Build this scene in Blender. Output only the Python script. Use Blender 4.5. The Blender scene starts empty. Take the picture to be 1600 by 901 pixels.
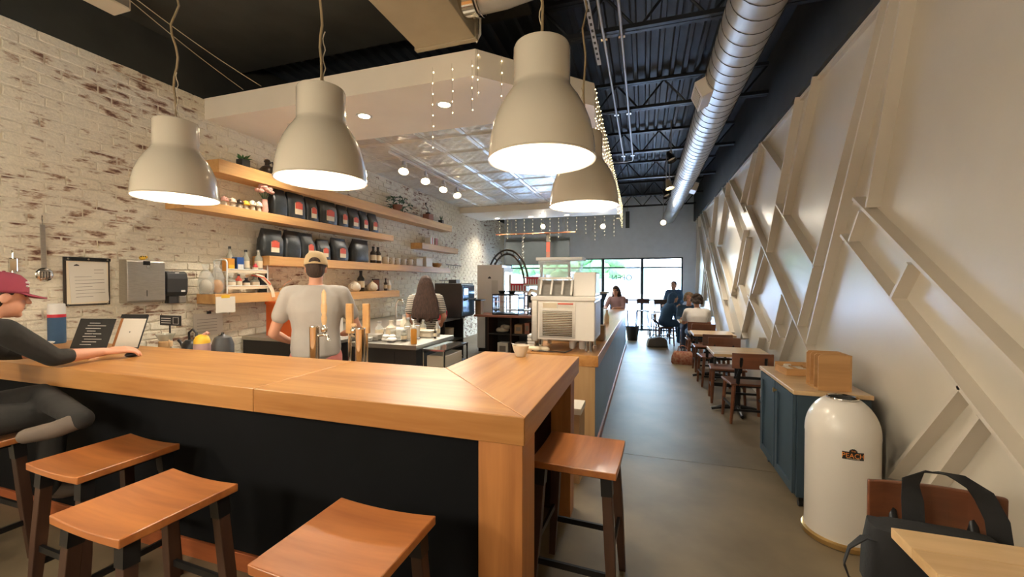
import bpy, bmesh, math, random
from mathutils import Vector as V, Matrix, noise as mnoise
random.seed(7)
SC = bpy.context.scene
COL = SC.collection
PI = math.pi
R = math.radians

# ---------------------------------------------------------------- camera, world, exposure
cam_d = bpy.data.cameras.new('camera')
cam_d.sensor_width = 36.0
cam_d.lens = 644.3 / 1600 * 36.0
cam_d.clip_start = 0.02
cam = bpy.data.objects.new('camera', cam_d)
COL.objects.link(cam)
_yaw, _pitch, _roll = 0.31038, -0.01737, 0.00163
_f = V((-math.sin(_yaw) * math.cos(_pitch), math.cos(_yaw) * math.cos(_pitch), math.sin(_pitch)))
_r = V((math.cos(_yaw), math.sin(_yaw), 0))
_u = _r.cross(_f)
_r2 = math.cos(_roll) * _r + math.sin(_roll) * _u
_u2 = -math.sin(_roll) * _r + math.cos(_roll) * _u
cam.matrix_world = Matrix(((_r2.x, _u2.x, -_f.x, 0), (_r2.y, _u2.y, -_f.y, 0), (_r2.z, _u2.z, -_f.z, 1.6), (0, 0, 0, 1)))
SC.camera = cam

world = bpy.data.worlds.new('World')
SC.world = world
world.use_nodes = True
_n = world.node_tree.nodes
_l = world.node_tree.links
_bg = _n['Background']
_sky = _n.new('ShaderNodeTexSky')
_sky.sky_type = 'NISHITA'
_sky.sun_disc = False
_sky.sun_elevation = R(48)
_sky.sun_rotation = R(150)
_sky.air_density = 1.3
_sky.dust_density = 0.4
_l.new(_sky.outputs[0], _bg.inputs[0])
_bg.inputs[1].default_value = SKY_STRENGTH = 7.5
SC.view_settings.view_transform = 'Standard'
SC.view_settings.look = 'None'
SC.view_settings.exposure = 0.62
SC.view_settings.gamma = 1.0
SC.view_settings.use_curve_mapping = False
SC.cycles.max_bounces = 8
SC.cycles.diffuse_bounces = 4
SC.cycles.sample_clamp_indirect = 6.0

WARM = (1.0, 0.90, 0.74)
PENDANT_W, DOWN_W, TRACK_W, GLOBE_FILL_W = 10.0, 120.0, 150.0, 265.0

# ---------------------------------------------------------------- materials
MATS = {}
def mat(name, col, rough=0.6, metal=0.0, var=0.0, vscale=6.0, stretch=(1, 1, 1), bump=0.0, bscale=40.0, emit=None, estr=0.0, alpha=1.0, trans=0.0, coat=0.0, col2=None, coords='Object'):
    """plain procedural material: base colour with soft noise variation and optional fine relief"""
    if name in MATS: return MATS[name]
    m = bpy.data.materials.new(name); m.use_nodes = True
    nt = m.node_tree; b = nt.nodes['Principled BSDF']
    b.inputs['Roughness'].default_value = rough
    b.inputs['Metallic'].default_value = metal
    b.inputs['Base Color'].default_value = (*col, 1)
    if trans: b.inputs['Transmission Weight'].default_value = trans
    if coat: b.inputs['Coat Weight'].default_value = coat; b.inputs['Coat Roughness'].default_value = 0.06
    if alpha < 1: b.inputs['Alpha'].default_value = alpha
    if emit:
        b.inputs['Emission Color'].default_value = (*emit, 1); b.inputs['Emission Strength'].default_value = estr
    tc = nt.nodes.new('ShaderNodeTexCoord')
    mp = nt.nodes.new('ShaderNodeMapping'); mp.inputs['Scale'].default_value = stretch
    nt.links.new(tc.outputs[coords], mp.inputs[0])
    if var or col2:
        nz = nt.nodes.new('ShaderNodeTexNoise'); nz.inputs['Scale'].default_value = vscale; nz.inputs['Detail'].default_value = 5
        nt.links.new(mp.outputs[0], nz.inputs['Vector'])
        rp = nt.nodes.new('ShaderNodeValToRGB')
        c2 = col2 or tuple(c * (1 - var) for c in col)
        c1 = col if col2 else tuple(min(1, c * (1 + var)) for c in col)
        rp.color_ramp.elements[0].position = 0.32; rp.color_ramp.elements[1].position = 0.68
        rp.color_ramp.elements[0].color = (*c2, 1); rp.color_ramp.elements[1].color = (*c1, 1)
        nt.links.new(nz.outputs['Fac'], rp.inputs[0]); nt.links.new(rp.outputs[0], b.inputs['Base Color'])
    if bump:
        n2 = nt.nodes.new('ShaderNodeTexNoise'); n2.inputs['Scale'].default_value = bscale; n2.inputs['Detail'].default_value = 3
        nt.links.new(mp.outputs[0], n2.inputs['Vector'])
        bp = nt.nodes.new('ShaderNodeBump'); bp.inputs['Strength'].default_value = bump; bp.inputs['Distance'].default_value = 0.01
        nt.links.new(n2.outputs['Fac'], bp.inputs['Height']); nt.links.new(bp.outputs[0], b.inputs['Normal'])
    MATS[name] = m
    return m

def wood(name, light, dark, axis='X', rough=0.35, scale=1.0, coat=0.0, perobj=0.25):
    if name in MATS: return MATS[name]
    m = bpy.data.materials.new(name); m.use_nodes = True
    nt = m.node_tree; L = nt.links.new; b = nt.nodes['Principled BSDF']
    b.inputs['Roughness'].default_value = rough
    if coat: b.inputs['Coat Weight'].default_value = coat; b.inputs['Coat Roughness'].default_value = 0.15
    tc = nt.nodes.new('ShaderNodeTexCoord'); mp = nt.nodes.new('ShaderNodeMapping')
    s = [9 * scale] * 3; s['XYZ'.index(axis)] = 0.7 * scale
    mp.inputs['Scale'].default_value = s
    oi = nt.nodes.new('ShaderNodeObjectInfo')
    ad = nt.nodes.new('ShaderNodeVectorMath'); ad.operation = 'ADD'
    sc = nt.nodes.new('ShaderNodeVectorMath'); sc.operation = 'SCALE'; sc.inputs['Scale'].default_value = 7.0
    cx = nt.nodes.new('ShaderNodeCombineXYZ')
    for k in range(3): L(oi.outputs['Random'], cx.inputs[k])
    L(cx.outputs[0], sc.inputs[0]); L(tc.outputs['Object'], ad.inputs[0]); L(sc.outputs[0], ad.inputs[1]); L(ad.outputs[0], mp.inputs[0])
    nz = nt.nodes.new('ShaderNodeTexNoise'); nz.inputs['Scale'].default_value = 1.2; nz.inputs['Detail'].default_value = 6; nz.inputs['Distortion'].default_value = 0.6
    L(mp.outputs[0], nz.inputs['Vector'])
    n2 = nt.nodes.new('ShaderNodeTexNoise'); n2.inputs['Scale'].default_value = 6; n2.inputs['Detail'].default_value = 4
    L(mp.outputs[0], n2.inputs['Vector'])
    mx = nt.nodes.new('ShaderNodeMath'); mx.operation = 'MULTIPLY_ADD'; mx.inputs[1].default_value = 0.35; 
    L(n2.outputs['Fac'], mx.inputs[0]); L(nz.outputs['Fac'], mx.inputs[2])
    rp = nt.nodes.new('ShaderNodeValToRGB')
    rp.color_ramp.elements[0].position = 0.45; rp.color_ramp.elements[1].position = 0.85
    rp.color_ramp.elements[0].color = (*dark, 1); rp.color_ramp.elements[1].color = (*light, 1)
    L(mx.outputs[0], rp.inputs[0])
    hs = nt.nodes.new('ShaderNodeHueSaturation')
    mr = nt.nodes.new('ShaderNodeMapRange'); mr.inputs['To Min'].default_value = 1 - perobj; mr.inputs['To Max'].default_value = 1 + perobj
    L(oi.outputs['Random'], mr.inputs[0]); L(mr.outputs[0], hs.inputs['Value']); L(rp.outputs[0], hs.inputs['Color']); L(hs.outputs[0], b.inputs['Base Color'])
    bp = nt.nodes.new('ShaderNodeBump'); bp.inputs['Strength'].default_value = 0.06
    L(n2.outputs['Fac'], bp.inputs['Height']); L(bp.outputs[0], b.inputs['Normal'])
    MATS[name] = m
    return m

def brick_mat(name='whitewashed_brick', cover=0.52):
    m = bpy.data.materials.new(name); m.use_nodes = True
    nt = m.node_tree; L = nt.links.new; b = nt.nodes['Principled BSDF']; b.inputs['Roughness'].default_value = 0.85
    g = nt.nodes.new('ShaderNodeNewGeometry')
    mp = nt.nodes.new('ShaderNodeMapping'); mp.inputs['Scale'].default_value = (1, 5.5, 17)
    L(g.outputs['Position'], mp.inputs[0])
    n1 = nt.nodes.new('ShaderNodeTexNoise'); n1.inputs['Scale'].default_value = 1.0; n1.inputs['Detail'].default_value = 6; n1.inputs['Roughness'].default_value = 0.62
    L(mp.outputs[0], n1.inputs['Vector'])
    n0 = nt.nodes.new('ShaderNodeTexNoise'); n0.inputs['Scale'].default_value = 0.9; n0.inputs['Detail'].default_value = 2
    L(g.outputs['Position'], n0.inputs['Vector'])
    ma = nt.nodes.new('ShaderNodeMath'); ma.operation = 'MULTIPLY_ADD'; ma.inputs[1].default_value = 0.45
    L(n0.outputs['Fac'], ma.inputs[0]); L(n1.outputs['Fac'], ma.inputs[2])
    rp = nt.nodes.new('ShaderNodeValToRGB')
    e = rp.color_ramp.elements
    e[0].position = cover + 0.0; e[0].color = (0.16, 0.075, 0.05, 1)
    e[1].position = cover + 0.14; e[1].color = (0.76, 0.69, 0.55, 1)
    k = e.new(cover + 0.06); k.color = (0.42, 0.29, 0.20, 1)
    L(ma.outputs[0], rp.inputs[0])
    n3 = nt.nodes.new('ShaderNodeTexNoise'); n3.inputs['Scale'].default_value = 60; n3.inputs['Detail'].default_value = 3
    L(g.outputs['Position'], n3.inputs['Vector'])
    hs = nt.nodes.new('ShaderNodeHueSaturation'); mr = nt.nodes.new('ShaderNodeMapRange')
    mr.inputs['To Min'].default_value = 0.8; mr.inputs['To Max'].default_value = 1.2
    L(n3.outputs['Fac'], mr.inputs[0]); L(mr.outputs[0], hs.inputs['Value']); L(rp.outputs[0], hs.inputs['Color']); L(hs.outputs[0], b.inputs['Base Color'])
    ad = nt.nodes.new('ShaderNodeMath'); ad.operation = 'MULTIPLY_ADD'; ad.inputs[1].default_value = 0.5
    L(n3.outputs['Fac'], ad.inputs[0]); L(n1.outputs['Fac'], ad.inputs[2])
    bp = nt.nodes.new('ShaderNodeBump'); bp.inputs['Strength'].default_value = 0.5; bp.inputs['Distance'].default_value = 0.012
    L(ad.outputs[0], bp.inputs['Height']); L(bp.outputs[0], b.inputs['Normal'])
    MATS[name] = m
    return m

def stripes_mat(name, c1, c2, freq):
    m = bpy.data.materials.new(name); m.use_nodes = True
    nt = m.node_tree; L = nt.links.new; b = nt.nodes['Principled BSDF']; b.inputs['Roughness'].default_value = 0.85
    tc = nt.nodes.new('ShaderNodeTexCoord'); sp = nt.nodes.new('ShaderNodeSeparateXYZ'); L(tc.outputs['Object'], sp.inputs[0])
    mu = nt.nodes.new('ShaderNodeMath'); mu.operation = 'MULTIPLY'; mu.inputs[1].default_value = freq; L(sp.outputs['Z'], mu.inputs[0])
    fr = nt.nodes.new('ShaderNodeMath'); fr.operation = 'FRACT'; L(mu.outputs[0], fr.inputs[0])
    gt = nt.nodes.new('ShaderNodeMath'); gt.operation = 'GREATER_THAN'; gt.inputs[1].default_value = 0.45; L(fr.outputs[0], gt.inputs[0])
    mx = nt.nodes.new('ShaderNodeMix'); mx.data_type = 'RGBA'; L(gt.outputs[0], mx.inputs[0])
    mx.inputs[6].default_value = (*c1, 1); mx.inputs[7].default_value = (*c2, 1); L(mx.outputs[2], b.inputs['Base Color'])
    MATS[name] = m
    return m

M = dict(
    brick=brick_mat(cover=0.525),
    mortar=mat('limewash_mortar', (0.74, 0.67, 0.54), 0.9, var=0.12, vscale=9, bump=0.4, bscale=50),
    black_paint=mat('black_paint', (0.030, 0.031, 0.027), 0.75, var=0.2, vscale=3),
    deck=mat('dark_blue_deck_paint', (0.030, 0.036, 0.046), 0.6, var=0.2, vscale=2),
    joist=mat('black_steel_paint', (0.012, 0.014, 0.018), 0.5),
    cream=mat('cream_wall_paint', (0.56, 0.49, 0.39), 0.55, var=0.03, vscale=2),
    soffit=mat('soffit_cream_paint', (0.82, 0.74, 0.62), 0.6, var=0.03, vscale=2),
    panelwall=mat('satin_off_white_paint', (0.68, 0.62, 0.52), 0.3, var=0.04, vscale=1.5, bump=0.05, bscale=25),
    strip=mat('satin_strip_paint', (0.68, 0.61, 0.51), 0.4, var=0.03, vscale=3),
    greywall=mat('grey_wall_flare_tint', (0.72, 0.77, 0.84), 0.7, var=0.03),  # blue of the window flare put into the wall's grey
    concrete=mat('polished_concrete', (0.165, 0.125, 0.075), 0.5, var=0.25, vscale=1.6, bump=0.04, bscale=30),
    joint=mat('floor_joint', (0.06, 0.05, 0.04), 0.9),
    bartop=wood('maple_bar_top', (0.50, 0.245, 0.080), (0.34, 0.14, 0.037), 'X', 0.34, 0.8, 0.0, 0.06),
    bartop_y=wood('maple_bar_top_cross', (0.50, 0.245, 0.080), (0.34, 0.14, 0.037), 'Y', 0.34, 0.8, 0.0, 0.06),
    barpost=wood('stained_post', (0.46, 0.19, 0.055), (0.29, 0.105, 0.028), 'Z', 0.45, 0.8, 0, 0.1),
    paleend=wood('pale_birch_panel', (0.62, 0.40, 0.20), (0.50, 0.29, 0.13), 'Z', 0.5, 0.6, 0, 0.05),
    shelf=wood('honey_shelf', (0.62, 0.35, 0.13), (0.46, 0.23, 0.075), 'Y', 0.45, 0.8, 0, 0.08),
    baseb=wood('red_cedar_base', (0.42, 0.12, 0.035), (0.25, 0.06, 0.018), 'X', 0.5, 0.8, 0, 0.1),
    stooltop=wood('stool_seat_wood', (0.46, 0.165, 0.045), (0.24, 0.07, 0.02), 'X', 0.3, 0.7, 0.3, 0.12),
    stoolleg=wood('stool_leg_wood', (0.065, 0.028, 0.014), (0.03, 0.012, 0.008), 'Z', 0.5, 0.8, 0, 0.1),
    chairwood=wood('chair_walnut', (0.20, 0.07, 0.03), (0.10, 0.032, 0.015), 'X', 0.4, 0.8, 0.2, 0.15),
    tabletop=wood('beech_table_top', (0.68, 0.46, 0.24), (0.50, 0.30, 0.13), 'X', 0.35, 0.7, 0.2, 0.08),
    plywood=wood('plywood', (0.55, 0.30, 0.12), (0.40, 0.20, 0.07), 'X', 0.5, 0.7, 0, 0.1),
    navy=mat('navy_bar_panel', (0.0045, 0.005, 0.006), 0.85, var=0.15, vscale=3),
    brownpanel=wood('dark_brown_panel', (0.085, 0.03, 0.018), (0.05, 0.017, 0.01), 'Z', 0.5, 0.6, 0, 0.05),
    bluepanel=mat('blue_grey_counter_front', (0.10, 0.16, 0.21), 0.4, var=0.1, vscale=2),
    bluecab=mat('slate_blue_cabinet', (0.030, 0.055, 0.078), 0.5, var=0.1, vscale=4),
    galv=mat('galvanised_duct', (0.52, 0.50, 0.46), 0.42, 0.6, var=0.1, vscale=5),
    seam=mat('duct_seam', (0.09, 0.085, 0.08), 0.6, 0.3),
    beigeduct=mat('beige_duct_metal', (0.40, 0.33, 0.22), 0.55, 0.2, var=0.06, vscale=3),
    steel=mat('brushed_steel', (0.50, 0.47, 0.42), 0.33, 0.9, var=0.08, vscale=20, stretch=(1, 1, 8)),
    chrome=mat('chrome', (0.72, 0.70, 0.66), 0.12, 1.0),
    tin=mat('pressed_tin', (0.86, 0.84, 0.80), 0.24, 0.45, var=0.1, vscale=5, bump=0.5, bscale=16),
    grey_metal=mat('grey_painted_conduit', (0.45, 0.45, 0.46), 0.4, 0.5),
    blackmetal=mat('black_metal', (0.012, 0.012, 0.013), 0.4, 0.3),
    blackplastic=mat('black_plastic', (0.012, 0.012, 0.013), 0.35),
    charcoal=mat('charcoal_plastic', (0.035, 0.035, 0.037), 0.45),
    darkstain=mat('dark_unit_laminate', (0.016, 0.013, 0.012), 0.5),
    shade=mat('beige_enamel', (0.58, 0.51, 0.40), 0.22, coat=0.6),
    shade_in=mat('white_enamel_inside', (0.9, 0.88, 0.84), 0.5),
    bulb=mat('lit_bulb', (1, 0.9, 0.7), 0.5, emit=(1, 0.86, 0.62), estr=60),
    disc=mat('lit_diffuser', (1, 0.9, 0.7), 0.5, emit=(1, 0.80, 0.50), estr=28),
    fairy=mat('fairy_bulb', (1, 0.9, 0.6), 0.5, emit=(1, 0.80, 0.45), estr=7),
    cord=mat('jute_cord', (0.24, 0.17, 0.09), 0.9, bump=0.4, bscale=120),
    wire=mat('pale_wire', (0.45, 0.38, 0.26), 0.6),
    white=mat('white_plastic', (0.70, 0.68, 0.64), 0.45),
    offwhite=mat('off_white_enamel', (0.82, 0.76, 0.68), 0.3, coat=0.4, var=0.03, vscale=2),
    paper=mat('paper', (0.68, 0.62, 0.53), 0.9),
    ink=mat('ink', (0.06, 0.05, 0.045), 0.9),
    card=mat('cardboard', (0.40, 0.25, 0.13), 0.85, var=0.1),
    coffee=mat('black_foil_bag', (0.022, 0.026, 0.028), 0.38, var=0.25, vscale=9, bump=0.6, bscale=11),
    red=mat('red_print', (0.60, 0.09, 0.05), 0.6),
    labelcream=mat('label_cream', (0.74, 0.62, 0.44), 0.7),
    orange=mat('orange_box', (0.55, 0.09, 0.012), 0.5, var=0.1, vscale=2),
    yellow=mat('yellow', (0.75, 0.45, 0.03), 0.5),
    amber=mat('amber', (0.65, 0.27, 0.03), 0.5),
    blue=mat('blue_print', (0.02, 0.08, 0.28), 0.5),
    redplastic=mat('red_plastic', (0.55, 0.015, 0.03), 0.4),
    green=mat('leaf_green', (0.045, 0.13, 0.035), 0.6, var=0.4, vscale=15),
    greyleaf=mat('grey_green_leaf', (0.09, 0.15, 0.085), 0.6, var=0.4, vscale=15),
    pink=mat('dusty_pink', (0.58, 0.30, 0.24), 0.8, var=0.2, vscale=20),
    terracotta=mat('terracotta', (0.33, 0.13, 0.08), 0.7),
    ceramic=mat('cream_ceramic', (0.62, 0.54, 0.42), 0.35),
    brownglaze=mat('brown_glaze', (0.035, 0.025, 0.018), 0.3),
    glass=mat('clear_glass', (0.9, 0.95, 0.95), 0.03, trans=1.0),
    hazy=mat('hazy_plastic', (0.65, 0.66, 0.62), 0.2, alpha=0.35),
    jar=mat('glass_jar', (0.45, 0.44, 0.36), 0.15, alpha=0.6),
    skin=mat('skin', (0.56, 0.27, 0.17), 0.55, var=0.06, vscale=8),
    hair_dark=mat('dark_brown_hair', (0.035, 0.018, 0.011), 0.8, var=0.4, vscale=12, stretch=(6, 6, 0.6), bump=0.7, bscale=25),
    hair_brown=mat('brown_hair', (0.040, 0.018, 0.011), 0.85, var=0.45, vscale=12, stretch=(6, 6, 0.6), bump=0.7, bscale=25),
    hair_blonde=mat('blonde_hair', (0.33, 0.20, 0.10), 0.5, var=0.4, vscale=12, bump=0.6),
    tee=mat('grey_tee', (0.38, 0.345, 0.31), 0.9, var=0.06, vscale=5, bump=0.15, bscale=9),
    coral=mat('coral_shorts', (0.50, 0.17, 0.15), 0.9, var=0.1),
    tan=mat('tan_cap', (0.55, 0.40, 0.22), 0.9, var=0.08),
    maroon=mat('maroon_cap', (0.21, 0.028, 0.05), 0.9, var=0.12),
    darkcloth=mat('charcoal_sweater', (0.020, 0.018, 0.016), 0.95, var=0.2, vscale=6, bump=0.2, bscale=15),
    bluecloth=mat('navy_cloth_flare_lift', (0.04, 0.09, 0.17), 0.9, var=0.15),  # navy raised to carry the blue flare over the far customers
    denim=mat('denim', (0.05, 0.07, 0.12), 0.9, var=0.15),
    whitecloth=mat('white_cloth', (0.66, 0.60, 0.54), 0.9, var=0.05),
    pinkcloth=mat('rose_cloth', (0.45, 0.28, 0.27), 0.9, var=0.1),
    stripes=stripes_mat('striped_shirt', (0.035, 0.03, 0.028), (0.62, 0.56, 0.47), 38),
    fabric_black=mat('black_canvas', (0.012, 0.012, 0.013), 0.9, var=0.2, bump=0.2, bscale=60),
    pattern=mat('red_brown_patterned_cloth', (0.30, 0.07, 0.04), 0.85, col2=(0.48, 0.26, 0.16), vscale=22),
    shoe=mat('taupe_sole', (0.12, 0.09, 0.07), 0.8, var=0.1),
    frame=mat('dark_window_frame', (0.03, 0.05, 0.06), 0.5, 0.3),
    sticker=mat('pale_sticker', (0.30, 0.27, 0.30), 0.8),
    pavement=mat('asphalt', (0.30, 0.30, 0.31), 0.9, var=0.1, vscale=2),
    stucco=mat('outside_stucco', (0.60, 0.60, 0.62), 0.9),
    copper=mat('copper_pipe', (0.60, 0.25, 0.13), 0.35, 0.7),
    slate=mat('menu_board_back', (0.075, 0.090, 0.098), 0.6, var=0.05),
    walltaupe=mat('flat_taupe', (0.2, 0.17, 0.14), 0.8),  # one even taupe for grilles, print lines and the floor bag
    brass=mat('brass', (0.55, 0.36, 0.14), 0.3, 0.9),
    eye=mat('eye', (0.03, 0.02, 0.015), 0.3),
)

for _k in ('bartop', 'bartop_y'):
    M[_k].node_tree.nodes['Principled BSDF'].inputs['Specular IOR Level'].default_value = 0.28
M['navy'].node_tree.nodes['Principled BSDF'].inputs['Specular IOR Level'].default_value = 0.15
M['concrete'].node_tree.nodes['Principled BSDF'].inputs['Specular IOR Level'].default_value = 0.22
# ---------------------------------------------------------------- mesh helpers
class MB:
    def __init__(s): s.v = []; s.f = []
    def add(s, vs, fs):
        o = len(s.v); s.v += [tuple(p) for p in vs]; s.f += [[i + o for i in f] for f in fs]; return s
    def box(s, x0, x1, y0, y1, z0, z1):
        return s.add([(x, y, z) for z in (z0, z1) for y in (y0, y1) for x in (x0, x1)],
                     [(0, 2, 3, 1), (4, 5, 7, 6), (0, 1, 5, 4), (2, 6, 7, 3), (0, 4, 6, 2), (1, 3, 7, 5)])
    def bar(s, p0, p1, w, h, up=(0, 0, 1)):
        """rectangular bar from p0 to p1: w across, h along up"""
        p0, p1 = V(p0), V(p1); d = (p1 - p0).normalized(); u = V(up)
        if abs(d.dot(u)) > 0.98: u = V((0, 1, 0))
        a = d.cross(u).normalized(); u = a.cross(d)
        q = [p + a * (sx * w / 2) + u * (sz * h / 2) for p in (p0, p1) for sx, sz in ((-1, -1), (1, -1), (1, 1), (-1, 1))]
        return s.add(q, [(3, 2, 1, 0), (4, 5, 6, 7), (0, 1, 5, 4), (1, 2, 6, 5), (2, 3, 7, 6), (3, 0, 4, 7)])
    def cyl(s, p0, p1, r0, r1=None, n=14):
        r1 = r0 if r1 is None else r1
        p0, p1 = V(p0), V(p1); d = (p1 - p0).normalized()
        a = d.orthogonal().normalized(); b = d.cross(a)
        q = [p + (a * math.cos(2 * PI * k / n) + b * math.sin(2 * PI * k / n)) * r for p, r in ((p0, r0), (p1, r1)) for k in range(n)]
        return s.add(q, [[k, (k + 1) % n, n + (k + 1) % n, n + k] for k in range(n)] + [list(range(n))[::-1], list(range(n, 2 * n))])
    def lathe(s, prof, c=(0, 0, 0), n=24, sx=1, sy=1, cap=True):
        o = []; 
        for r, z in prof:
            for k in range(n): o.append((c[0] + r * sx * math.cos(2 * PI * k / n), c[1] + r * sy * math.sin(2 * PI * k / n), c[2] + z))
        fs = [[i * n + k, i * n + (k + 1) % n, (i + 1) * n + (k + 1) % n, (i + 1) * n + k] for i in range(len(prof) - 1) for k in range(n)]
        if cap:
            if prof[0][0] > 1e-6: fs.append(list(range(n))[::-1])
            if prof[-1][0] > 1e-6: fs.append(list(range((len(prof) - 1) * n, len(prof) * n)))
        return s.add(o, fs)
    def tube(s, pts, r, n=8, closed=False):
        pts = [V(p) for p in pts]; N = len(pts)
        rs = r if isinstance(r, (list, tuple)) else [r] * N
        a = None; rings = []
        for i, p in enumerate(pts):
            if closed: d = (pts[(i + 1) % N] - pts[i - 1]).normalized()
            else: d = (pts[min(i + 1, N - 1)] - pts[max(i - 1, 0)]).normalized()
            if a is None: a = d.orthogonal().normalized()
            else:
                a = a - d * a.dot(d)
                a = a.normalized() if a.length > 1e-6 else d.orthogonal().normalized()
            b = d.cross(a)
            rings.append([p + (a * math.cos(2 * PI * k / n) + b * math.sin(2 * PI * k / n)) * rs[i] for k in range(n)])
        q = [v for ring in rings for v in ring]
        fs = [[i * n + k, i * n + (k + 1) % n, ((i + 1) % N) * n + (k + 1) % n, ((i + 1) % N) * n + k] for i in range(N if closed else N - 1) for k in range(n)]
        if not closed: fs += [list(range(n))[::-1], list(range((N - 1) * n, N * n))]
        return s.add(q, fs)
    def ell(s, c, r, n=14, m=9, Mx=None):
        q = []
        for i in range(m + 1):
            t = PI * i / m
            for k in range(n):
                p = V((r[0] * math.sin(t) * math.cos(2 * PI * k / n), r[1] * math.sin(t) * math.sin(2 * PI * k / n), -r[2] * math.cos(t)))
                if Mx is not None: p = Mx @ p
                q.append(V(c) + p)
        return s.add(q, [[i * n + k, i * n + (k + 1) % n, (i + 1) * n + (k + 1) % n, (i + 1) * n + k] for i in range(m) for k in range(n)])
    def prism(s, poly, a, b, plane='XY'):
        """extrude a 2D polygon from a to b along the axis left out of plane"""
        def pt(u, w, h): return {'XY': (u, w, h), 'YZ': (h, u, w), 'XZ': (u, h, w)}[plane]
        n = len(poly)
        return s.add([pt(u, w, a) for u, w in poly] + [pt(u, w, b) for u, w in poly],
                     [list(range(n))[::-1], list(range(n, 2 * n))] + [[k, (k + 1) % n, n + (k + 1) % n, n + k] for k in range(n)])
    def mesh(s, name, smooth=None):
        me = bpy.data.meshes.new(name); me.from_pydata(s.v, [], s.f)
        bm = bmesh.new(); bm.from_mesh(me)
        bmesh.ops.remove_doubles(bm, verts=bm.verts, dist=1e-6)
        bmesh.ops.recalc_face_normals(bm, faces=bm.faces); bm.to_mesh(me); bm.free()
        if smooth is not None:
            me.polygons.foreach_set('use_smooth', [True] * len(me.polygons)); me.set_sharp_from_angle(angle=R(smooth))
        return me
    def build(s, name, m, parent=None, smooth=None, bevel=0, **k):
        if parent is None and s.v:
            xs, ys, zs = zip(*s.v); c = ((min(xs) + max(xs)) / 2, (min(ys) + max(ys)) / 2, min(zs))
            s.v = [(x - c[0], y - c[1], z - c[2]) for x, y, z in s.v]
        else: c = (0, 0, 0)
        o = link(name, s.mesh(name, smooth), m, parent); o.location = c
        if bevel:
            b = o.modifiers.new('bevel', 'BEVEL'); b.width = bevel; b.segments = 2; b.limit_method = 'ANGLE'
        return o

def link(name, me, m=None, parent=None):
    if m is not None and not me.materials: me.materials.append(M[m] if isinstance(m, str) else m)
    o = bpy.data.objects.new(name, me); COL.objects.link(o)
    if parent is not None: o.parent = parent
    return o
def tag(o, label, cat, group=None):
    o['label'] = label; o['category'] = cat
    if group: o['group'] = group
    return o
def struct(o): o['kind'] = 'structure'; return o
def thing(name, label, cat, loc=(0, 0, 0), rz=0, group=None):
    o = bpy.data.objects.new(name, None); COL.objects.link(o); o.empty_display_size = 0.05
    o.location = loc; o.rotation_euler = (0, 0, rz)
    return tag(o, label, cat, group)
def dup(root, loc, rz=None, label=None, group=None, scale=None):
    r = root.copy(); COL.objects.link(r); r.location = loc
    if rz is not None: r.rotation_euler = (0, 0, rz)
    if scale: r.scale = scale if isinstance(scale, (tuple, list)) else (scale,) * 3
    if label: r['label'] = label
    if group: r['group'] = group
    for ch in list(root.children):
        c = ch.copy(); COL.objects.link(c); c.parent = r
        for g in ch.children:
            d = g.copy(); COL.objects.link(d); d.parent = c
    return r
def lamp(name, kind, loc, energy, color, parent=None, rot=(0, 0, 0), size=0.05, spot=None, blend=0.6):
    d = bpy.data.lights.new(name, kind); d.energy = energy; d.color = color
    if kind in ('POINT', 'SPOT'): d.shadow_soft_size = size
    if kind == 'SPOT': d.spot_size = spot; d.spot_blend = blend
    o = bpy.data.objects.new(name, d); COL.objects.link(o); o.location = loc; o.rotation_euler = rot
    if parent is not None: o.parent = parent
    return o
ORD = ['first', 'second', 'third', 'fourth', 'fifth', 'sixth', 'seventh', 'eighth', 'ninth', 'tenth', 'eleventh', 'twelfth', 'thirteenth', 'fourteenth', 'fifteenth', 'sixteenth', 'seventeenth', 'eighteenth', 'nineteenth', 'twentieth']

# ---------------------------------------------------------------- the setting
XL, XR, YB, YR = -4.85, 1.55, 14.2, -2.5
ZB, ZP, ZD = 3.69, 3.50, 4.42          # brick top, panel top, roof deck

def pane_mat():
    m = bpy.data.materials.new('window_glass'); m.use_nodes = True
    nt = m.node_tree; nt.nodes.remove(nt.nodes['Principled BSDF']); out = nt.nodes['Material Output']
    t = nt.nodes.new('ShaderNodeBsdfTransparent'); g = nt.nodes.new('ShaderNodeBsdfGlossy'); g.inputs['Roughness'].default_value = 0.02
    fr = nt.nodes.new('ShaderNodeFresnel'); fr.inputs[0].default_value = 1.45
    mx = nt.nodes.new('ShaderNodeMixShader'); nt.links.new(fr.outputs[0], mx.inputs[0]); nt.links.new(t.outputs[0], mx.inputs[1]); nt.links.new(g.outputs[0], mx.inputs[2])
    nt.links.new(mx.outputs[0], out.inputs[0]); return m
M['pane'] = pane_mat()

# floor: a dark bed with the poured slabs on it, saw-cut joints between
fl = struct(MB().box(XL - 0.1, XR + 0.1, YR - 0.1, YB + 0.1, -0.12, -0.012).build('floor', 'joint'))
fl['label'] = 'polished brown concrete floor with saw cut joints'
ys = [YR, -0.55, 3.95, 8.45, YB]
for i in range(4):
    for x0, x1 in ((XL, -1.75), (-1.75, XR)):
        s = MB().box(x0 + 0.003, x1 - 0.003, ys[i] + 0.003, ys[i + 1] - 0.003, -0.012, 0).build('slab', 'concrete')
        s.parent = fl; s.location = s.location - fl.location

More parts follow.
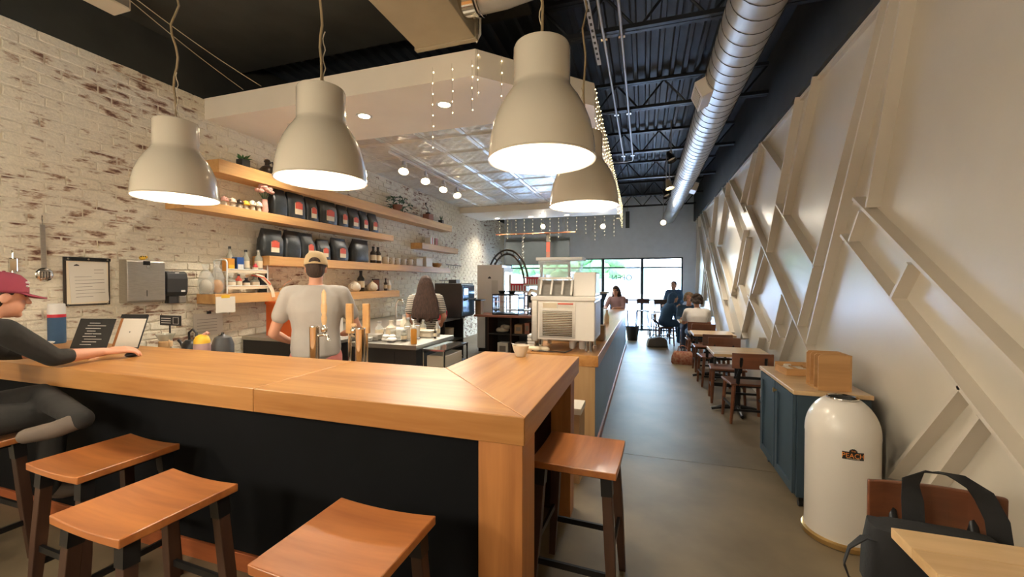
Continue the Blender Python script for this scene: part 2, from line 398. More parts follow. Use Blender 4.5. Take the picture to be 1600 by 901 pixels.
# left wall: limewashed brick
wl = struct(MB().box(XL - 0.15, XL, YR, YB, 0, ZB).build('wall_left', 'mortar'))
wl['label'] = 'whitewashed brick wall with worn red patches behind the counter'
wlo = wl.location.copy()
BW, BH, MO = 0.25, 0.0902, 0.011
var = []
for k in range(7):
    rr = random.Random(k); j = lambda a: rr.uniform(-a, a)
    w, h, d = BW / 2 - MO / 2, BH / 2 - MO / 2, 0.008 + 0.0012 * (k % 4)
    b4 = [(0, -w, -h), (0, w, -h), (0, w, h), (0, -w, h)]
    out = []
    for (x, y, z) in b4: out.append((0, y + j(.003), z + j(.0025)))
    mid = []
    for i in range(4):
        a, b = b4[i], b4[(i + 1) % 4]
        for t in (0.12, 0.5, 0.88):
            p = [a[q] + (b[q] - a[q]) * t for q in range(3)]
            mid.append((d + j(.0015), p[1] * 0.965 + j(.004), p[2] * 0.90 + j(.003)))
    nb = MB(); n = len(mid)
    base = []
    for i in range(4):
        a, b = out[i], out[(i + 1) % 4]
        for t in (0.0, 0.5, 1.0): base.append((-0.002, a[1] + (b[1] - a[1]) * t, a[2] + (b[2] - a[2]) * t))
    nb.add(base + mid, [[i, (i + 1) % n, n + (i + 1) % n, n + i] for i in range(n)] + [list(range(n, 2 * n))])
    me = nb.mesh('brick'); me.materials.append(M['brick']); var.append((nb, me))
cells = []
row = 0
z = BH / 2
while z < ZB - 0.02:
    y = 1.0 + (BW / 2 if row % 2 else 0) + 0.02 * math.sin(row * 1.7)
    while y < YB - BW / 2:
        cells.append((y, z)); y += BW
    row += 1; z += BH
cells.sort(key=lambda c: ((c[0] - 0.3) ** 2 + (c[1] - 1.6) ** 2 * 0.5) + (1e3 if c[0] < 1.95 or c[1] < 1.15 else 0))
rest = MB()
for i, (y, z) in enumerate(cells):
    nb, me = var[random.randrange(7)]
    if i < 300:
        o = link('brick', me, None, wl); o.location = V((XL, y, z)) - wlo
    else:
        rest.add([(XL + a - wlo.x, y + b - wlo.y, z + c - wlo.z) for a, b, c in nb.v], nb.f)
o = rest.build('brick_field', 'brick', wl); o['kind'] = 'stuff'
struct(MB().box(XL - 0.15, XL, YR, YB, ZB, ZD + 0.1).build('wall_left_upper', 'black_paint'))

# right wall: satin panels with boards on edge in a slanting lattice
wr = struct(MB().box(XR, XR + 0.15, YR, YB, 0, ZP).build('wall_right', 'panelwall'))
wr['label'] = 'off white feature wall with slanting raised lattice boards'
wro = wr.location.copy()
STR = [(3.32, 3.5, 4.83, 1.16), (3.2, 3.5, 4.59, 1.01), (3.08, 3.5, 3.51, 2.12), (3.71, 2.22, 1.0, 0.39), (3.9, 1.97, 1.55, 0.38), (3.02, 1.71, 3.19, 1.5),
       (3.61, 2.11, 3.76, 1.91), (2.585, 1.085, 3.19, 0.37), (2.46, 0.98, 2.85, 0.43), (6.3, 3.46, 5.42, 2.85), (4.97, 3.5, 5.98, 1.98), (4.52, 3.5, 5.33, 2.35),
       (5.62, 2.52, 4.43, 1.73), (7.17, 2.76, 4.54, 0.93), (8.5, 3.46, 7.25, 2.69), (9.2, 3.48, 7.41, 2.23), (6.25, 2.06, 7.42, 0.68), (6.04, 1.99, 6.67, 1.43),
       (6.96, 1.4, 5.84, 0.86), (5.36, 1.45, 5.81, 0.77), (4.99, 1.21, 5.46, 0.65), (5.56, 1.09, 5.39, 0.97), (6.72, 3.45, 7.53, 2.87), (6.38, 3.47, 7.03, 2.76),
       (7.24, 2.4, 8.23, 1.31), (7.06, 2.27, 7.66, 1.53), (7.56, 1.54, 7.01, 1.21), (9.74, 2.34, 7.2, 0.72), (12.6, 3.48, 8.26, 0.68), (12.1, 3.48, 8.92, 1.24),
       (10.1, 3.47, 10.74, 2.51), (8.7, 3.47, 9.58, 2.38), (6.26, 0.85, 6.52, 0.52), (10.9, 2.9, 11.9, 1.1), (11.3, 2.7, 12.4, 0.9), (13.4, 3.48, 10.4, 0.8), (13.0, 3.48, 13.6, 1.2),
       (11.4, 1.9, 9.6, 0.5), (2.3, 3.5, 1.1, 2.35), (1.6, 2.8, 2.1, 1.4), (0.6, 3.5, -0.6, 1.2), (0.2, 2.7, 1.4, 0.6)]
for (ya, za, yb, zb) in STR:
    d = V((0, yb - ya, zb - za)).normalized(); nrm = V((0, -d.z, d.y)) * 0.011
    q = []
    for x in (XR - 0.08, XR + 0.005):
        for (yy, zz), sg in (((ya, za), 1), ((ya, za), -1), ((yb, zb), -1), ((yb, zb), 1)):
            q.append((x - wro.x, yy + sg * nrm.y - wro.y, zz + sg * nrm.z - wro.z))
    s = MB().add(q, [(0, 1, 2, 3), (7, 6, 5, 4), (0, 4, 5, 1), (1, 5, 6, 2), (2, 6, 7, 3), (3, 7, 4, 0)])
    s.build('lattice_board', 'strip', wr)
MB().box(-0.115 , -0.075, YR - wro.y, YB - wro.y, ZP - 0.035, ZP).build('top_rail', 'strip', wr)
struct(MB().box(XR - 0.08, XR + 0.15, YR, YB, ZP, ZD + 0.1).build('wall_right_upper', 'black_paint'))
struct(MB().box(XL, XR, YR - 0.15, YR, 0, ZD).build('wall_rear', 'cream'))

# window wall
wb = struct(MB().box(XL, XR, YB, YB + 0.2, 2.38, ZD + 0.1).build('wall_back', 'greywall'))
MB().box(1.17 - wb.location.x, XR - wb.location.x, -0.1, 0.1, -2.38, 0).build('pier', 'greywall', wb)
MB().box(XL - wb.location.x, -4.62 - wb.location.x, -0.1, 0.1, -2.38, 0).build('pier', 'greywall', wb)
WX = [-4.62, -3.47, -2.48, -1.33, -0.07, 1.17]
for i in range(5):
    x0, x1 = WX[i], WX[i + 1]; w = x1 - x0
    wn = bpy.data.objects.new(f'window_{i+1}', None); COL.objects.link(wn); wn.location = (x0, YB, 0); struct(wn)
    wn['label'] = f'tall shopfront window with dark frame, {ORD[i]} from the brick wall'
    t = 0.045
    for bx in ((0, t, 0, 2.38), (w - t, w, 0, 2.38)): MB().box(bx[0], bx[1], 0.0, 0.1, bx[2], bx[3]).build('mullion', 'frame', wn)
    for zz in (0.0, 2.04, 2.335): MB().box(t, w - t, 0.01, 0.09, zz, zz + 0.045).build('transom', 'frame', wn)
    MB().box(t, w - t, 0.045, 0.053, 0.045, 2.04).build('pane', 'pane', wn)
    MB().box(t, w - t, 0.045, 0.053, 2.085, 2.335).build('pane', 'pane', wn)

# daylight portal in the shopfront opening
_p = bpy.data.lights.new('window_portal', 'AREA'); _p.shape = 'RECTANGLE'; _p.size = 5.8; _p.size_y = 2.34; _p.cycles.is_portal = True
_po = bpy.data.objects.new('window_portal', _p); COL.objects.link(_po); _po.location = (-1.72, YB + 0.22, 1.19); _po.rotation_euler = (-PI / 2, 0, 0)

# roof deck: corrugated sheets side by side
ce = struct(MB().box(XL, XR + 0.1, YR, YB + 0.2, ZD + 0.06, ZD + 0.16).build('ceiling', 'black_paint'))
co = ce.location
xw = XL
while xw < XR - 0.01:
    prof = []; x = xw
    w = min(0.92, XR - xw); n = 6; p = w / n
    for k in range(n):
        a = xw + k * p
        prof += [(a, ZD), (a + p * 0.55, ZD), (a + p * 0.64, ZD - 0.045), (a + p * 0.91, ZD - 0.045)]
    prof.append((xw + w - 0.002, ZD))
    poly = [(a, b) for a, b in prof] + [(xw + w - 0.002, ZD + 0.055), (xw, ZD + 0.055)]
    MB().prism([(a - co.x, b - co.z) for a, b in poly], YR - co.y, YB - co.y, 'XZ').build('deck_sheet', 'deck', ce)
    xw += w
struct(MB().box(XL, -1.05, YR, 3.9, 4.18, 4.24).build('ceiling_dropped', 'black_paint'))

# open web joists
def joist_proto():
    t = thing('bar_joist', 'x', 'joist', (0, 0, 0)); x0, x1 = -1.0, XR - 0.08
    for nm, z in (('bottom_chord', 3.99), ('top_chord', 4.345)):
        MB().box(x0, x1, -0.05, -0.006, z - 0.02, z + 0.02).box(x0, x1, 0.006, 0.05, z - 0.02, z + 0.02).build(nm, 'joist', t)
    n = 8; p = (x1 - x0) / n
    for k in range(n):
        a, b = x0 + k * p, x0 + (k + 1) * p
        MB().cyl((a, 0, 3.97 if k % 2 else 4.34), (b, 0, 4.34 if k % 2 else 3.97), 0.013, n=6).build('web_rod', 'joist', t)
    return t
JY = [2.25, 4.1, 6.0, 8.0, 10.0, 12.0, 13.7]
jp = joist_proto()
for i, y in enumerate(JY):
    lab = f'black open web steel roof joist over the aisle, {ORD[i]} from the camera'
    if i == 0: jp.location = (0, y, 0); jp['label'] = lab; jp['group'] = 'roof joists'
    else: dup(jp, (0, y, 0), 0, lab, 'roof joists')

# dropped soffit over the work area with a pressed tin field
so = struct(MB().prism([(XL, 3.48), (-1.47, 3.48), (-0.52, 4.46), (-0.525, 4.6), (XL, 4.6)], 3.46, 3.70)
            .prism([(-1.1, 4.6), (-0.525, 4.6), (-0.58, 10.4), (-1.1, 10.4)], 3.46, 3.70)
            .prism([(XL, 10.4), (-0.58, 10.4), (-0.59, 11.8), (XL, 11.8)], 3.46, 3.70).build('soffit', 'soffit'))
so['label'] = 'cream dropped soffit around the tin ceiling'
MB().box(XL - so.location.x, -1.1 - so.location.x, 4.6 - so.location.y, 10.4 - so.location.y, 0.17, 0.24).build('backing_board', 'soffit', so)
nx, ny = 6, 9; tw, tl = 3.75 / nx, 5.8 / ny
tb = MB(); G = 16
hs = {}
for i in range(G + 1):
    for j in range(G + 1):
        u, v = i / G, j / G
        e = min(u, v, 1 - u, 1 - v)
        h = 0.004 if e < 0.03 else (-0.012 if e < 0.10 else (0.0 if e < 0.16 else (-0.014 if ((i // 2) + (j // 2)) % 2 else -0.001)))
        tb.v.append(((u - .5) * (tw - .006), (v - .5) * (tl - .006), h))
tb.f = [[i * (G + 1) + j, (i + 1) * (G + 1) + j, (i + 1) * (G + 1) + j + 1, i * (G + 1) + j + 1] for i in range(G) for j in range(G)]
tme = tb.mesh('tin_tile', 35); tme.materials.append(M['tin'])
for i in range(nx):
    for j in range(ny):
        o = link('tin_tile', tme, None, so)
        o.location = V((XL + (i + .5) * tw, 4.6 + (j + .5) * tl, 3.622)) - so.location

# outside
struct(MB().box(-30, 30, YB + 0.25, 60, -0.14, -0.02).build('ground_outside', 'pavement'))
e = thing('shop_building', 'pale low building across the parking lot outside', 'building', (0, 42, 0))
MB().box(-24, 24, 0, 8, 0, 4.2).build('wall', 'stucco', e); MB().box(-24.3, 24.3, -0.6, 8.3, 4.2, 4.6).build('roof', 'slate', e)
for k in range(9): MB().box(-22 + k * 5, -18.5 + k * 5, -0.06, 0, 0.4, 2.9).build('window', 'frame', e)
h = MB()
for k in range(60): h.ell((random.uniform(-9, -1), 17.5 + random.uniform(-.3, .3), random.uniform(2.0, 2.9)), (.5, .3, .35), 8, 5)
t = thing('tree', 'green leafy tree crown seen outside behind the menu board', 'tree', (0, 0, 0))
h.build('crown', 'green', t, smooth=60); MB().cyl((-5, 17.5, -.02), (-5, 17.5, 2.2), .12, .09).build('trunk', 'stoolleg', t)

# ---------------------------------------------------------------- the bar
BZ0, BZ1 = 0.955, 1.07
bar = thing('bar_counter', 'long L shaped bar with thick maple top, mitred corner and navy front', 'bar', (0, 0, 0))
g = 0.0012
MB().prism([(XL + 0.02, 1.535), (-1.83 - g, 1.535), (-1.83 - g, 2.275), (XL + 0.02, 2.275)], BZ0, BZ1).build('top_slab', 'bartop', bar, bevel=0.004)
MB().prism([(-1.83 + g, 1.535), (-0.44 - g, 1.535), (-1.155 - g, 2.275), (-1.83 + g, 2.275)], BZ0, BZ1).build('top_slab', 'bartop', bar, bevel=0.004)
MB().prism([(-0.44, 1.535 + g), (-0.435, 2.91), (-1.15, 2.91), (-1.155, 2.275 + g)], BZ0, BZ1).build('top_slab', 'bartop_y', bar, bevel=0.004)
MB().box(XL + 0.02, -0.64, 1.70, 1.74, 0.0, BZ0).build('front_panel', 'navy', bar)
MB().box(XL + 0.02, -0.655, 1.682, 1.70, 0.0, 0.10).build('base_board', 'baseb', bar, bevel=0.003)
MB().box(-0.645, -0.455, 1.56, 1.75, 0.0, BZ0).build('corner_post', 'barpost', bar, bevel=0.003)
MB().box(-0.60, -0.465, 2.745, 2.89, 0.0, BZ0).build('end_post', 'barpost', bar, bevel=0.003)
MB().box(-0.86, -0.82, 1.75, 2.87, 0.0, BZ0).build('side_panel', 'brownpanel', bar)
MB().box(-1.12, -0.60, 2.83, 2.87, 0.0, BZ0).build('end_panel', 'brownpanel', bar)
# working shelf behind the bar
sh = thing('back_bar_unit', 'dark low counter with steel top tucked behind the long bar', 'counter', (0, 0, 0))
MB().box(XL + 0.02, -1.25, 2.1, 2.62, 0.0, 0.84).build('body', 'darkstain', sh); MB().box(XL + 0.02, -1.22, 2.09, 2.66, 0.84, 0.87).build('worktop', 'steel', sh)

# ---------------------------------------------------------------- pendants
def pendant_proto():
    t = thing('pendant_lamp', 'x', 'pendant lamp')
    prof = [(0.240, 0.0), (0.238, 0.03), (0.232, 0.09), (0.218, 0.155), (0.195, 0.215), (0.168, 0.265), (0.143, 0.30), (0.130, 0.322), (0.127, 0.335), (0.127, 0.49), (0.122, 0.503), (0.108, 0.508), (0.012, 0.508)]
    MB().lathe(prof, n=48, cap=False).build('shade', 'shade', t, smooth=40)
    MB().lathe([(0.241, -0.004), (0.244, 0.002), (0.239, 0.006), (0.234, 0.0), (0.241, -0.004)], n=48, cap=False).build('rim', 'shade', t, smooth=60)
    ins = [(max(0.02, r - 0.004), zz - 0.002) for r, zz in prof[:8]] + [(0.10, 0.335), (0.002, 0.34)]
    MB().lathe(ins, n=40, cap=False).build('inner_liner', 'shade_in', t, smooth=50)
    MB().cyl((0, 0, 0.22), (0, 0, 0.34), 0.03, n=14).build('socket', 'white', t, smooth=40)
    MB().ell((0, 0, 0.16), (0.055, 0.055, 0.07), 16, 10).build('bulb', 'bulb', t, smooth=80)
    MB().lathe([(0.012, 0.508), (0.02, 0.512), (0.02, 0.53), (0.006, 0.545)], n=14).build('cap', 'shade', t, smooth=40)
    return t
def cord_path(seed, h0, h1):
    r = random.Random(seed); pts = []
    n = 22
    for k in range(n + 1):
        tt = k / n; a = 0.018 * math.sin(PI * tt) 
        pts.append((a * math.sin(k * 1.3 + seed) * (1 if k % 2 else 0.5), a * math.cos(k * 1.1 + seed), h0 + (h1 - h0) * tt))
    return pts
LP = [(-2.98, 1.95, 2.15), (-1.72, 1.88, 2.16), (-0.445, 1.82, 2.145), (-0.41, 2.93, 2.13)]
LL = ['beige enamel dome pendant lamp nearest the brick wall', 'beige enamel dome pendant lamp second from the brick wall', 'large beige enamel dome pendant lamp over the bar corner, nearest the camera', 'beige enamel dome pendant lamp partly hidden behind the bar corner lamp']
pp = pendant_proto()
for i, p in enumerate(LP):
    o = pp if i == 0 else dup(pp, p, 0, LL[i], 'pendant lamps over the bar')
    o.location = p; o['label'] = LL[i]; o['group'] = 'pendant lamps over the bar'
    o.rotation_euler = (0, 0, i * 1.1)
for i, o in enumerate([x for x in bpy.data.objects if x.name.startswith('pendant_lamp')]):
    top = (4.18 if o.location.x < -1.05 else 4.37) - o.location.z
    MB().tube(cord_path(i, 0.53, top), 0.007, 6).build('cord', 'cord', o, smooth=60)
    MB().tube([(0.016 + 0.006 * math.cos(k * 1.2), 0.006 * math.sin(k * 1.2), 0.53 + k * 0.02) for k in range(16)], 0.003, 5).build('loose_wire', 'wire', o, smooth=60)
    lamp('bulb_light', 'POINT', (0, 0, 0.07), PENDANT_W, WARM, o, size=0.06)

# glowing globes added unseen behind the camera to fill the near side
for i, x in enumerate((-3.7, -2.5, -1.3)):
    t = thing('fill_globe', f'white fill globe added unseen behind the photographer, {ORD[i]} from the brick wall', 'pendant lamp', (x, -0.9, 2.05), 0, 'added fill globes')
    MB().ell((0, 0, 0), (.14, .14, .14), 24, 14).build('globe', mat('fill_globe_glow', (1, .95, .85), emit=(1, .84, .62), estr=6), t, smooth=60)
    MB().cyl((0, 0, .13), (0, 0, .2), .04, n=14).build('holder', 'blackmetal', t); MB().cyl((0, 0, .2), (0, 0, (4.18 if x < -1.05 else 4.37) - 2.05), .006, n=6).build('cord', 'cord', t)
    lamp('globe_fill_light', 'POINT', (0, 0, -.0), GLOBE_FILL_W, WARM, t, size=.16)

# ---------------------------------------------------------------- recessed downlights, track lights
def downlight(x, y, z, label, grp):
    t = thing('recessed_downlight', label, 'downlight', (x, y, z), 0, grp)
    MB().lathe([(0.062, -0.004), (0.085, -0.006), (0.09, 0.0), (0.062, 0.0), (0.062, -0.004)], n=28, cap=False).build('trim_ring', 'white', t, smooth=50)
    MB().cyl((0, 0, -0.0035), (0, 0, 0.001), 0.062, n=24).build('diffuser', 'disc', t)
    lamp('downlight_beam', 'SPOT', (0, 0, -0.02), DOWN_W, WARM, t, size=0.06, spot=R(120), blend=0.8)
for i, x in enumerate((-4.0, -3.02, -2.02)): downlight(x, 3.95, 3.46, f'lit recessed downlight in the front edge of the soffit, {ORD[i]} from the brick wall', 'front soffit downlights')
for i, x in enumerate((-4.15, -3.13, -2.08)): downlight(x, 11.5, 3.46, f'lit recessed downlight in the far edge of the soffit, {ORD[i]} from the brick wall', 'far soffit downlights')

def spot_head(name, loc, aim, label, grp, lit=True, drop=0.0, w=TRACK_W, m='blackmetal'):
    t = thing(name, label, 'spotlight', loc, 0, grp)
    d = (V(aim) - V(loc)).normalized(); q = d.to_track_quat('-Z', 'Y').to_matrix()
    def tr(mb): mb.v = [tuple(q @ V(p)) for p in mb.v]; return mb
    tr(MB().lathe([(0.025, 0.13), (0.045, 0.10), (0.05, 0.0), (0.085, -0.06), (0.08, -0.06), (0.045, 0.0), (0.03, 0.05), (0.002, 0.05)], n=20, cap=False)).build('housing', m, t, smooth=45)
    tr(MB().cyl((0, 0, -0.03), (0, 0, -0.02), 0.06, n=18)).build('lens', 'disc' if lit else 'chrome', t)
    if drop: MB().cyl((0, 0, 0.05), (0, 0, drop), 0.008, n=8).build('stem', 'grey_metal', t)
    MB().box(-0.02, 0.02, -0.02, 0.02, 0.05, 0.13).build('yoke', 'grey_metal', t)
    if lit:
        l = lamp('spot_beam', 'SPOT', d * 0.09, w, WARM, t, size=0.05, spot=R(100), blend=0.9); l.rotation_euler = d.to_track_quat('-Z', 'Y').to_euler()
    return t
tr_ = thing('light_track', 'white light track fixed under the tin ceiling', 'light track', (-3.75, 5.9, 3.575))
MB().box(-0.02, 0.02, -0.4, 2.4, 0, 0.03).build('rail', 'white', tr_); MB().box(-0.03, 0.03, -0.1, 0.1, -0.02, 0.0).build('feed_box', 'white', tr_)
for i, (y, ax) in enumerate(((5.9, -3.2), (6.6, -3.0), (7.3, -3.4), (7.9, -2.6))):
    spot_head('track_spotlight', (-3.75, y, 3.43), (ax, y - 1.3, 1.0), f'glowing white track spotlight under the tin ceiling, {ORD[i]} from the camera', 'tin ceiling track spotlights', True, 0.145, m='white', w=100)
for i, (x, y, z, lit, ax, ay, m) in enumerate(((0.42, 7.6, 3.72, False, 1.3, 6.8, 'blackmetal'), (0.44, 8.4, 3.42, True, 0.9, 8.0, 'beigeduct'), (0.42, 9.2, 3.42, False, 1.3, 8.2, 'blackmetal'))):
    spot_head('hanging_spotlight', (x, y, z), (ax, ay, 1.2), ['black hanging spotlight beside the spiral duct, nearest the camera', 'lit tan hanging spotlight beside the spiral duct', 'black hanging spotlight beside the spiral duct, farthest of the three'][i], 'hanging spotlights by the duct', lit, ZD - .05 - z, m=m)
for (x, y, z, lab) in ((-1.15, 11.0 + 1.2, 3.2, 'glowing spotlight hanging in front of the grey back wall, beside the menu board'), (0.49, 12.25, 3.25, 'glowing spotlight hanging at the far end of the duct'), (-2.95, 12.3, 3.28, 'glowing spotlight hanging above the dark menu board')):
    spot_head('hanging_spotlight', (x, y, z), (x + 0.1, y - 3.4, 1.9), lab, 'far hanging spotlights', True, ZD - 0.05 - z, w=30)

# ---------------------------------------------------------------- ducts, conduits
dk = thing('spiral_duct', 'long galvanised spiral duct hung under the roof joists', 'duct', (0.80, 0, 3.74))
def ductring(y0, y1, r): return MB().cyl((0, y0, 0), (0, y1, 0), r, n=40)
for y0, y1 in ((-2.4, 2.6), (2.6, 8.6), (8.6, 12.4)): ductring(y0 + .002, y1 - .002, 0.205).build('duct_section', 'galv', dk, smooth=40)
MB().tube([(0, 12.4, 0), (0, 12.75, -0.01), (-0.05, 13.1, -0.10), (-0.12, 13.35, -0.24)], [0.19, 0.19, 0.185, 0.18], 32).build('elbow', 'galv', dk, smooth=40)
y = 0.4; seams = MB()
sp = []
k = 0
while y < 12.38:
    th = k * 2 * PI / 24
    sp.append((0.2065 * math.cos(th), y, 0.2065 * math.sin(th))); k += 1; y += 0.175 / 24
seams.tube(sp, 0.0038, 4); seams.build('spiral_seam', 'seam', dk)
for yy in (2.6, 8.6, 12.4): MB().lathe([(0.204, -0.03), (0.212, -0.03), (0.212, 0.03), (0.204, 0.03), (0.204, -0.03)], n=40, cap=False)
def collar(y):
    m = MB().lathe([(0.204, -0.02), (0.213, -0.02), (0.213, 0.02), (0.204, 0.02), (0.204, -0.02)], n=40, cap=False); m.v = [(a, y + c, b) for a, b, c in m.v]; m.build('joint_collar', 'galv', dk, smooth=30)
for yy in (2.6, 8.6, 12.4): collar(yy)
def register(y, sx, ang):
    r = MB().box(0.17, 0.30, y - 0.2, y + 0.2, -0.09, 0.09); c, s_ = math.cos(ang), math.sin(ang)
    rot = lambda mb: setattr(mb, 'v', [(sx * (a * c + z_ * s_), b, -a * s_ + z_ * c) for a, b, z_ in mb.v]) or mb
    g_ = rot(r).build('register', 'offwhite', dk, bevel=0.004)
    rot(MB().box(0.30, 0.302, y - 0.15, y + 0.15, -0.06, 0.06)).build('grille_opening', 'black_paint', g_)
    for q in range(9): rot(MB().box(0.30, 0.308, y - 0.14 + q * 0.035 - 0.004, y - 0.14 + q * 0.035 + 0.004, -0.06, 0.06)).build('louvre', 'offwhite', g_)
register(4.95, -1, R(25)); register(9.9, 1, R(20))
for yy in (4.1, 8.0, 12.0): MB().box(-0.012, 0.012, yy - .01, yy + .01, 0.205, 0.235).build('hanger_strap', 'seam', dk)

bx = thing('duct_plenum', 'beige sheet metal duct box hung in front of the soffit', 'duct', (-1.70, 2.4, 3.72))
MB().box(-0.30, 0.28, -0.2, 0.98, 0, 0.42).build('box', 'beigeduct', bx, bevel=0.006); MB().box(-0.315, 0.295, 0.95, 1.0, -0.012, 0.43).build('flange', 'beigeduct', bx, bevel=0.003)
MB().cyl((0.28, 0.72, 0.2), (0.40, 0.72, 0.2), 0.165, n=28).build('takeoff_collar', 'chrome', bx, smooth=40)
MB().tube([(0.40, 0.72, 0.2), (0.62, 0.73, 0.21), (0.85, 0.74, 0.25), (1.15, 0.72, 0.34)], 0.15, 28).build('branch_pipe', 'galv', bx, smooth=40)
MB().tube([(0.24, 0.96, 0.03), (0.28, 1.0, -0.01), (0.31, 1.0, 0.05), (0.31, 1.0, 0.45)], 0.012, 6).build('drain_pipe', 'white', bx, smooth=50)
MB().tube([(0.42 + 0.001 * k, 0.72 + 0.167 * math.sin(k * PI / 12), 0.2 + 0.167 * math.cos(k * PI / 12)) for k in range(24)], 0.006, 5, True).build('clamp', 'chrome', bx)
wbx = thing('wall_speaker', 'small white box speaker hung near the dark ceiling by the brick wall', 'speaker', (-4.30, 2.27, 3.9))
MB().box(-0.11, 0.11, -0.13, 0.13, 0, 0.2).build('cabinet', 'ceramic', wbx, bevel=0.01); MB().cyl((0, 0, 0.2), (0, 0, 0.28), 0.012, n=8).build('bracket', 'blackmetal', wbx)
MB().box(0.11, 0.114, -0.11, 0.11, 0.02, 0.18).build('grille', 'walltaupe', wbx)
for i, (a, b, sag) in enumerate((((-4.19, 2.35, 4.0), (-4.24, 3.47, 3.715), 0.02), ((-4.19, 2.30, 4.06), (-3.98, 3.47, 3.715), 0.03))):
    pts = [tuple(V(a).lerp(V(b), k / 12) - V((0, 0, sag * math.sin(PI * k / 12)))) for k in range(13)]
    tag(MB().tube(pts, 0.004, 5).build('cable', 'wire', smooth=60), ['thin pale cable from the white speaker to the left end of the soffit', 'thin pale cable from the white speaker reaching the soffit farther right'][i], 'cable')
for i, x in enumerate((-0.385, -0.22)):
    t = thing('ceiling_conduit', ['grey metal conduit running along the roof, nearer the soffit', 'grey metal conduit running along the roof, nearer the spiral duct'][i], 'conduit', (x, 0, 3.93), 0, 'roof conduits')
    MB().tube([(0, 0, 0), (0, 4, 0), (0, 8.2, 0), (-0.02, 8.32, 0), (-0.14, 8.36, 0), (-0.9, 8.36, 0)], 0.014, 8).build('pipe', 'grey_metal', t, smooth=60)
    for yy in (2.25, 4.1, 6.0, 8.0): MB().box(-0.03, 0.03, yy - .02, yy + .02, 0.0, 0.03).build('clip', 'chrome', t)
t = thing('unistrut_rail', 'short perforated metal rail hanging beside the conduits', 'rail', (-0.47, 2.6, 3.9))
MB().box(-0.02, 0.02, 0, 1.9, 0, 0.02).build('channel', 'grey_metal', t)
for k in range(18): MB().box(-0.01, 0.01, 0.05 + k * .1, 0.09 + k * .1, -0.002, 0.0).build('slot', 'black_paint', t)
MB().cyl((0, 0.1, 0.02), (0, 0.1, 0.45), 0.006, n=6).build('hanger_rod', 'grey_metal', t); MB().cyl((0, 1.8, 0.02), (0, 1.8, 0.45), 0.006, n=6).build('hanger_rod', 'grey_metal', t)

# ---------------------------------------------------------------- fairy lights
def strand(x, y, z, ln, seed, label, grp):
    r = random.Random(seed); n = max(4, int(ln / 0.05))
    t = thing('fairy_light_strand', label, 'string light', (x, y, z), 0, grp)
    pts = [(r.uniform(-.006, .006), r.uniform(-.006, .006), -ln * k / n) for k in range(n + 1)]
    pts = [(0, 0, 0.0)] + pts[1:]
    MB().tube(pts, 0.0016, 4).build('wire', 'wire', t)
    b = MB()
    for k in range(1, n + 1, 2): b.ell((pts[k][0] + .006, pts[k][1], pts[k][2]), (0.0045, 0.0045, 0.0065), 6, 4)
    b.build('bulbs', 'fairy', t)['kind'] = 'stuff'
n = 46
for i in range(n):
    tt = i / (n - 1); y = 4.5 + (11.75 - 4.5) * tt ** 1.15
    strand(-0.515 - 0.07 * (y - 4.5) / 7.3, y, 3.70, random.uniform(0.42, 0.78), i, 'warm fairy light strand hanging along the aisle side of the soffit', 'aisle soffit fairy lights')
for i in range(6):
    tt = i / 5 * .9; strand(-1.45 + 0.92 * tt, 3.49 + 0.96 * tt, 3.70, random.uniform(0.25, 0.62), 90 + i, 'warm fairy light strand hanging at the cut corner of the soffit', 'corner soffit fairy lights')
for i in range(3): strand(-1.9 + 0.2 * i, 3.475, 3.60, (0.75, 0.5, 0.45)[i], 120 + i, f'fairy light strand dangling below the front soffit edge, {ORD[i]} from the brick wall', 'front soffit fairy lights')
for i in range(14): strand(-4.2 + 0.26 * i, 11.83, 3.47, random.uniform(0.4, 0.75), 150 + i, 'fairy light strand hanging off the far edge of the soffit by the copper pipe', 'far soffit fairy lights')
cp = thing('copper_rail', 'horizontal copper pipe hung above the menu board', 'pipe', (-3.1, 11.95, 3.03))
MB().cyl((-1.25, 0, 0), (1.2, 0, 0), 0.022, n=10).build('pipe', 'copper', cp, smooth=40)
for x in (-0.9, 0.9): MB().cyl((x, 0, 0), (x, 0, ZD - 3.08), 0.004, n=5).build('hanger', 'wire', cp)
mb_ = thing('menu_board', 'large dark menu board seen from behind, hung beyond the soffit', 'menu board', (-3.11, 12.15, 2.115))
MB().box(-1.0, 1.0, 0, 0.05, 0, 0.83).build('panel', 'slate', mb_, bevel=0.004); MB().box(-1.02, 1.02, -0.01, 0.06, -0.02, 0.0).build('bottom_rail', 'frame', mb_)
for x in (-0.8, 0.8): MB().cyl((x, 0.02, 0.83), (x, 0.02, ZD - 2.12), 0.004, n=5).build('hanger', 'wire', mb_)
for nm, x, m, lab in (('garland', -3.5, 'walltaupe', 'grey twisted garland hanging in front of the menu board'), ('tinsel_banner', -2.72, 'red', 'narrow red and green banner hanging in front of the menu board')):
    t = thing(nm, lab, 'decoration', (x, 11.97, 2.05))
    if nm == 'garland':
        MB().tube([(0.03 * math.sin(k * .8), 0.03 * math.cos(k * .8), 1.0 - k * 0.022) for k in range(46)], 0.014, 6).build('strand', 'hazy', t, smooth=60)
        MB().tube([(0.03 * math.sin(k * .8 + PI), 0.03 * math.cos(k * .8 + PI), 1.0 - k * 0.022) for k in range(46)], 0.010, 6).build('strand', m, t, smooth=60)
    else:
        for z0, z1, mm in ((0.72, 1.0, 'walltaupe'), (0.42, 0.72, 'red'), (0.2, 0.42, 'terracotta'), (0.0, 0.2, 'green')): MB().box(-0.055, 0.055, 0, 0.008, z0 + .004, z1 - .004).build('panel', mm, t)
t = thing('hanging_banner', 'narrow dark banner hanging on the grey back wall above the windows', 'banner', (-0.53, 13.9, 3.25))
